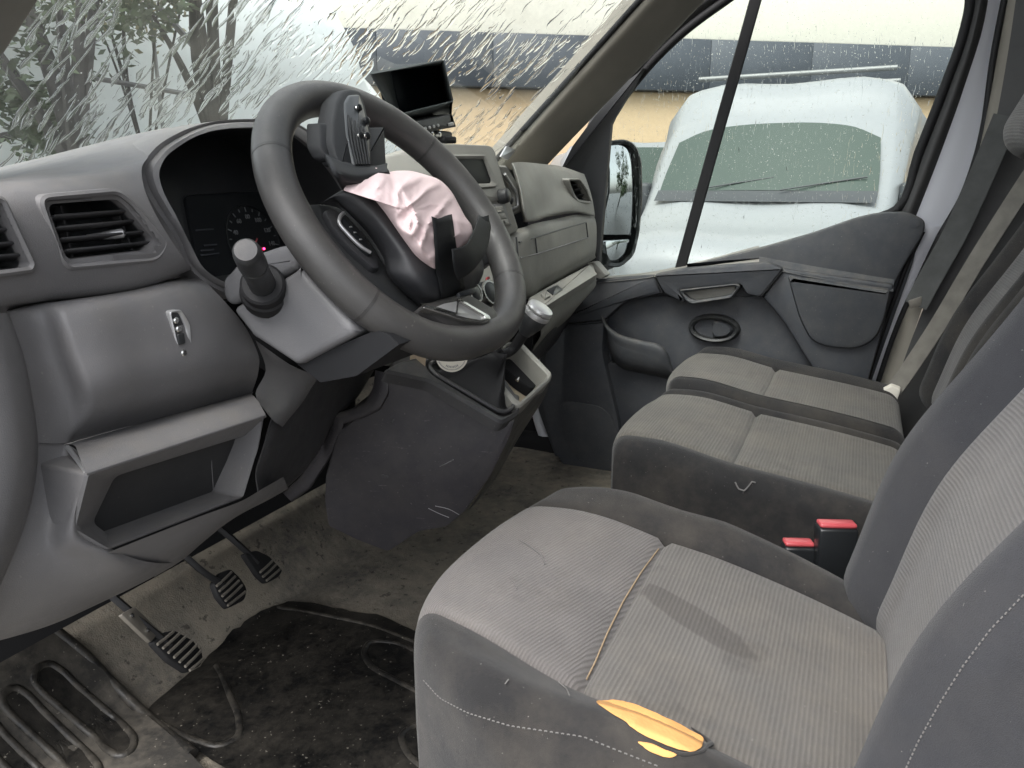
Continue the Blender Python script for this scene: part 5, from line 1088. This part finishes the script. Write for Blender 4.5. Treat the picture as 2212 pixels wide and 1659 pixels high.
ex, ey, ez = AX
# driver's seat ------------------------------------------------------
ds = thing("driver_seat", "driver's seat in worn ribbed grey cloth with a torn cushion edge", "seat", (-.42, -.35, .06))
stc = Z(1500, 1330, .395); sta = unit((Z(1640, 1390, .395)-Z(1385, 1275, .395)))
def add_stain(mat, c, ax, la, lb, col=(.05, .045, .042), amt=.75):
    t = mat.node_tree; b = t.nodes["Principled BSDF"]; old = b.inputs['Base Color'].links[0].from_socket
    class H(N):
        def __init__(s): s.m = mat; s.t = t; s.tc = next(n for n in t.nodes if n.type == 'TEX_COORD')
    m = H(); per = V(-ax[1], ax[0], 0)
    sub = m.n("VectorMath", operation='SUBTRACT'); m.l(m.tc.outputs['Object'], sub.inputs[0]); sub.inputs[1].default_value = tuple(c)
    def dot(v): d = m.n("VectorMath", operation='DOT_PRODUCT'); m.l(sub.outputs[0], d.inputs[0]); d.inputs[1].default_value = tuple(v); return d.outputs['Value']
    u, v = m.math('DIVIDE', dot(ax), la), m.math('DIVIDE', dot(per), lb)
    nz = m.math('MULTIPLY', m.math('SUBTRACT', m.noise(24, 3, .6), .5), 1.3)
    rr = m.math('ADD', m.math('ADD', m.math('MULTIPLY', u, u), m.math('MULTIPLY', v, v)), nz)
    f = m.math('MULTIPLY', m.ramp(rr, .75, 1.05, (1, 1, 1, 1), (0, 0, 0, 1)), amt)
    m.l(m.mix(f, old, col), b.inputs['Base Color'])
add_stain(M['fab_rib'], stc, sta, .08, .022, amt=.55)
def ctop(a, b):
    y = b                                            # b: -hl rear .. +hl front
    roll = .014*math.exp(-((b-.145)/.08)**2)
    base = .02*(b/.25)-.045*max(0, -b/.25)**1.6
    bol = .030*math.exp(-((abs(a)-.215)/.032)**2)*min(1, max(0, (.22-b)/.24))
    sag = -.012*math.exp(-((a)/.13)**2-((b+.06)/.16)**2)
    dip = -.034*max(0, min(1, (a-.13)/.08))*max(0, min(1, (.10-b)/.32))
    return base+roll+bol+sag+dip
def cplan(a, b):
    k = max(0, (b+.02)/.28); return a*(1-(.30 if a < 0 else .10)*k*k), b-(.055 if a < 0 else .04)*(abs(a)/.25)**2.2*max(0, b/.25)
ins = .168
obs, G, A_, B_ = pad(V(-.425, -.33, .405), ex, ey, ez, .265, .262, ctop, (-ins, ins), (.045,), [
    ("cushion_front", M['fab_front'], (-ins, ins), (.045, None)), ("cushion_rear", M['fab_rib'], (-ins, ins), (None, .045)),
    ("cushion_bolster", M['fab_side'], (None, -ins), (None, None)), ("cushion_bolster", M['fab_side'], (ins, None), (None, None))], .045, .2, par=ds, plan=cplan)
DT = bvh(obs)
def thread(name, pts, tree_, par, r=.0011, off=.0008, mat=None, dash=None):
    P = [hit(tree_, a, b, off) for a, b in resamp(pts, max(6, len(pts)*5))]; P = [p for p in P if p is not None]
    if dash is None: return tube(name, P, r, mat or M['thread'], par, 5, sub=1)
    Q_ = resamp(P, dash*2)
    for i in range(0, dash*2-1, 2): tube("stitch", [Q_[i], (Q_[i]+Q_[i+1])/2+V(0, 0, .0004), Q_[i+1]], r, mat or M['thread'], par, 5, sub=1)
# torn hole with yellow foam
foam = drape_patch("exposed_foam", [(1290, 1520), (1312, 1513), (1345, 1516), (1390, 1530), (1440, 1552), (1490, 1578), (1518, 1598), (1520, 1612), (1505, 1622), (1475, 1622), (1430, 1606), (1385, 1586), (1345, 1558), (1310, 1536)], DT, .0012, M['foam'], ds, 20, None, .07, 3, .0012)
foam["label"] = "yellow foam showing through the torn bolster"
tr_ = [(1286, 1518), (1312, 1508), (1347, 1511), (1392, 1525), (1442, 1547), (1492, 1573), (1522, 1595), (1526, 1614), (1508, 1628), (1474, 1630), (1428, 1613), (1382, 1592), (1341, 1562), (1305, 1540)]
tube("torn_edge", [hit(DT, a, b, .0008) for a, b in tr_[5:11]], [.0006, .0016, .0022, .0012, .0016, .0005], M['fab_side'], ds, 6, sub=4)
drape_patch("exposed_foam", [(1378, 1604), (1402, 1606), (1436, 1620), (1462, 1632), (1452, 1637), (1420, 1630), (1392, 1616)], DT, .0012, M['foam'], ds, 6, None, .05, 5, .0008)
# backrest
bu = unit(V(0, -.40, .916)); bf = unit(np.cross(ex, bu)); bf = bf if bf[1] > 0 else -bf
def btop(a, b):
    bol = .052*math.exp(-((abs(a)-.20)/.045)**2); return bol+.018*math.exp(-((b+.13)/.12)**2)-.02*(b/.33)**2
def bplan(a, b): return a*(1-.06*max(0, b/.3)+.02*max(0, -b/.3)), b
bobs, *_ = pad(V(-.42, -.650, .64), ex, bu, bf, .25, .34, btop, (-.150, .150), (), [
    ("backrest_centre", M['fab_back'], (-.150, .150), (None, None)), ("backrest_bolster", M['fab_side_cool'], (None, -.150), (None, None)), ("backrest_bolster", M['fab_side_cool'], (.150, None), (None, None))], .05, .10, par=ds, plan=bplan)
BT = bvh(bobs)
thread("stitch_row", [(1958, 1659), (1985, 1600), (2030, 1520), (2080, 1440), (2140, 1360), (2212, 1285)], BT, ds, .0006, .0004, None, 40)
thread("stitch_row", [(916, 1470), (950, 1508), (1010, 1540), (1100, 1568), (1180, 1580), (1260, 1592), (1330, 1620), (1420, 1655)], DT, ds, .0006, .0005, None, 52)
thread("seam_piping", [(1266, 1468), (1285, 1430), (1310, 1370), (1345, 1300), (1385, 1235), (1422, 1186)], DT, ds, .0008, .0006, simple("tan_thread", (.27, .20, .125), .9))
# seat frame below the cushion
box("seat_base", (-.42, -.36, .16), AX, (.44, .44, .18), M['black'], ds, .02)
slab("side_cover", [V(-.68, y, z) for y, z in ((-.30, .27), (-.12, .24), (-.10, .16), (-.60, .12), (-.66, .40), (-.60, .42), (-.55, .30))], V(.03, 0, 0), M['dash_dark'], ds, .02, .006)
hub_ = lathe("recline_pivot", V(-.685, -.60, .42), V(-1, 0, 0), [(0, .05), (.012, .05), (.02, .04), (.022, .01)], M['dash_dark'], ds, 26)
# passenger bench: two cushions and two backrests ---------------------
be_ = thing("passenger_bench", "two-place passenger bench in dusty ribbed grey cloth", "bench seat", (.4, -.35, .06))
def ptop(a, b):
    return .022*(b/.24)+.012*math.exp(-((b-.14)/.08)**2)-.010*math.exp(-(a/.12)**2-((b+.06)/.14)**2)+.010*math.exp(-((abs(a)-.185)/.03)**2)-.016*max(0, -b/.24)**2
def pplan(a, b):
    k = max(0, (b-.06)/.19); return a*(1-.07*k*k), b-.03*(abs(a)/.2)**2.5*max(0, b/.24)
pobs = []
for cx, dz in ((.205, 0), (.61, .012)):
    sa, sb_ = (-.135, .165) if cx < .4 else (-.172, .135)
    o_, *_ = pad(V(cx, -.35, .40+dz), ex, ey, ez, .205, .245, ptop, (sa, sb_), (.03,), [
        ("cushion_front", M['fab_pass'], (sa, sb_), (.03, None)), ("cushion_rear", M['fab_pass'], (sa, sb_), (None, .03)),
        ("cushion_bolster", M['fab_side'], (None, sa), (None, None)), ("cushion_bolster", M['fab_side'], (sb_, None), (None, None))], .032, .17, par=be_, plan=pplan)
    pobs += o_
box("bench_base", (.41, -.38, .16), AX, (.7, .38, .2), M['black'], be_, .02)
PTree = bvh(pobs)
def pbt(a, b): return .030*math.exp(-((abs(a)-.16)/.04)**2)+.014*math.exp(-((b+.13)/.12)**2)-.02*(b/.33)**2
for cx in (.18, .555):
    pad(V(cx, -.755, .67), ex, bu, bf, .19, .33, pbt, (-.115, .115), (.10,), [
        ("backrest_centre", M['fab_back'], (-.115, .115), (None, None)), ("backrest_bolster", M['fab_side'], (None, -.115), (None, None)), ("backrest_bolster", M['fab_side'], (.115, None), (None, None))], .05, .10, par=be_)
    hp = V(cx, -.70, .67)+bu*.46+bf*.01 if cx < .4 else X(2222, 190, .58)
    pad(hp, ex, bu, bf, .13, .10, lambda a, b: -.02*(a/.13)**2, (), (), [("headrest", M['fab_back'], (None, None), (None, None))], .045, .03, .03, par=be_)
    for sg in (): tube("headrest_rod", [hp+ex*sg*.05-bu*.08-bf*.04, hp+ex*sg*.05-bu*.18-bf*.04], .006, M['chrome'], be_, 8, sub=1)
thread("loose_thread", [(1588, 1042), (1596, 1056), (1608, 1060), (1618, 1050), (1624, 1042), (1632, 1044)], PTree, be_, .0012, .003)
if False: thread("stitch_row", [(1345, 985), (1370, 1015), (1430, 1035), (1500, 1042), (1580, 1062), (1650, 1095)], PTree, be_, .0008, .0008, None, 40)
# lint and hairs on the driver's cushion
hm = M['thread']
for k, pts in enumerate(([(1120, 1168), (1140, 1180), (1168, 1200), (1176, 1222)], [(1100, 1250), (1110, 1262), (1116, 1275)], [(1205, 1478), (1222, 1492), (1230, 1508)], [(1092, 1480), (1098, 1472)])):
    o = thread("lint_hair", pts, DT, None, .0006, .002); tag(o, ["long curved pale hair on the front of the driver's cushion", "short pale hair on the front of the driver's cushion", "pale hair on the outer bolster by the seam", "tiny pale fibre on the dark bolster corner"][k], "hair", "hairs and lint on the seat")
# buckles between the seats
def buckle(label, px, py, x, w, h, tilt):
    p = X(px, py, x); e = thing("seat_belt_buckle", label, "buckle", tuple(p-V(0, 0, h)), "seat belt buckles")
    u = unit(V(.35, -.94, 0)); n_ = unit(np.cross(u, V(0, 0, 1))); up = unit(V(tilt, .05, 1))
    box("body", p-up*h/2, (u, np.cross(up, u), up), (w, .026, h), M['gloss'], e, .004, 2)
    box("button", p+up*.003, (u, np.cross(up, u), up), (w*.94, .020, .007), M['red'], e, .003, 2)
    tube("stem", [p-up*h*.9, p-up*(h+.05), p-up*(h+.12)+V(0, -.02, 0)], .008, M['black_soft'], e, 8); return e
buckle("black buckle with red button standing against the driver's backrest", 1807, 1136, -.10, .052, .10, .0)
buckle("lower buckle with red button half hidden by the driver's cushion", 1724, 1176, -.10, .042, .08, .0)
rod = thing("seat_adjuster", "white plastic seat adjuster tip between cushion and backrest", "adjuster", tuple(X(1892, 1365, -.2)))
box("tip", X(1893, 1362, -.215), AX, (.012, .012, .022), M['white_plastic'], rod, .003)
# ------------------------------------------------------------------ rain on the panes
def streaks(name, label, n, place, seed, par=None):
    """flat closed lenses of water lying on a pane"""
    rnd = random.Random(seed); vs, fs = [], []
    for _ in range(n):
        p, d, nrm, ln, w, h = place(rnd); s = unit(np.cross(d, nrm)); m_, c_ = (4 if ln < w*5 else 6), 4
        base = len(vs); bend = rnd.gauss(0, .05)*ln; ph = rnd.uniform(0, 6)
        for i in range(m_+1):
            t = i/m_; ww = w*(math.sin(math.pi*min(1, .06+t*.90))**.55)*(.55+.45*t)*(1+.25*math.sin(ph+t*9)) if 0 < i < m_ else w*.08
            q = p+d*ln*(t-.5)+s*(bend*math.sin(t*3)+w*.5*math.sin(ph+t*5))
            for j in range(c_+1):
                a = math.pi*j/c_; vs.append(q+s*ww*math.cos(a)+nrm*h*math.sin(a)*(ww/w))
        nb_ = len(vs)
        for i in range(m_+1): vs += [vs[base+i*(c_+1)].copy(), vs[base+i*(c_+1)+c_].copy()]      # own rim points keep the flat side flat
        new = []
        for i in range(m_):
            r0, r1 = base+i*(c_+1), base+(i+1)*(c_+1)
            new += [((r0+j, r0+j+1, r1+j+1, r1+j), 1) for j in range(c_)]
            new.append(((nb_+2*i, nb_+2*i+2, nb_+2*i+3, nb_+2*i+1), -1))
        for f_, sg in new:
            q = [vs[k] for k in f_]; n_ = np.cross(q[2]-q[0], q[3]-q[1]); fs.append(f_ if (n_@nrm)*sg > 0 else f_[::-1])
    me = bpy.data.meshes.new(name); me.from_pydata([tuple(v) for v in vs], [], fs); me.update()
    o = link(name, me, M['water'], par, True, 60); tag(o, label, None, None, "stuff"); return o
def pl_ws(rnd):
    while True:
        x = rnd.uniform(-.7, .7); k = rnd.uniform(0, 1.1)
        if mnoise.noise(Vector((x*5, k*4, 2)))+.6*mnoise.noise(Vector((x*16, k*7, 5))) > rnd.uniform(-.6, .6): break
    p = wsp(x, k); du = wsp(x+.01, k)-p; dk = p-wsp(x, k+.01)
    nrm = unit(np.cross(du, dk)); nrm = nrm if nrm[1] > 0 else -nrm
    d = unit(unit(dk)+du/np.linalg.norm(du)*(rnd.gauss(0, .10)-.08)); q = rnd.random()
    if q < .32: ln = min(.03, .006*math.exp(rnd.gauss(.3, .5))); w = rnd.uniform(.0006, .0016); h = w*.28
    elif q < .72: ln = rnd.uniform(.012, .06); w = rnd.uniform(.002, .007); h = w*.075
    else: ln = rnd.uniform(.001, .003); w = ln*.4; h = w*.6
    return p+nrm*.0005, d, nrm, ln, w, h
streaks("windscreen_rain", "rain streaks running down the windscreen", 5200, pl_ws, 11)
wpx = [X(a, b, .9) for a, b in win]; yy = [p[1] for p in wpx]; zz = [p[2] for p in wpx]; wyz = [(p[1], p[2]) for p in wpx]
def pl_side(rnd):
    while True:
        y, z = rnd.uniform(min(yy), max(yy)), rnd.uniform(min(zz), max(zz))
        if inpoly(y, z, wyz): break
    q = rnd.random()
    if q < .75: ln = rnd.uniform(.0010, .0028); w = ln*rnd.uniform(.35, .5); h = w*.6
    else: ln = .008*math.exp(rnd.gauss(.5, .6)); w = rnd.uniform(.0004, .0009); h = w*.25
    return V(.8965, y, z), unit(V(0, rnd.gauss(0, .06), -1)), V(1, 0, 0), ln, w, h
streaks("side_window_rain", "rain drops and runs on the passenger window", 4200, pl_side, 12)
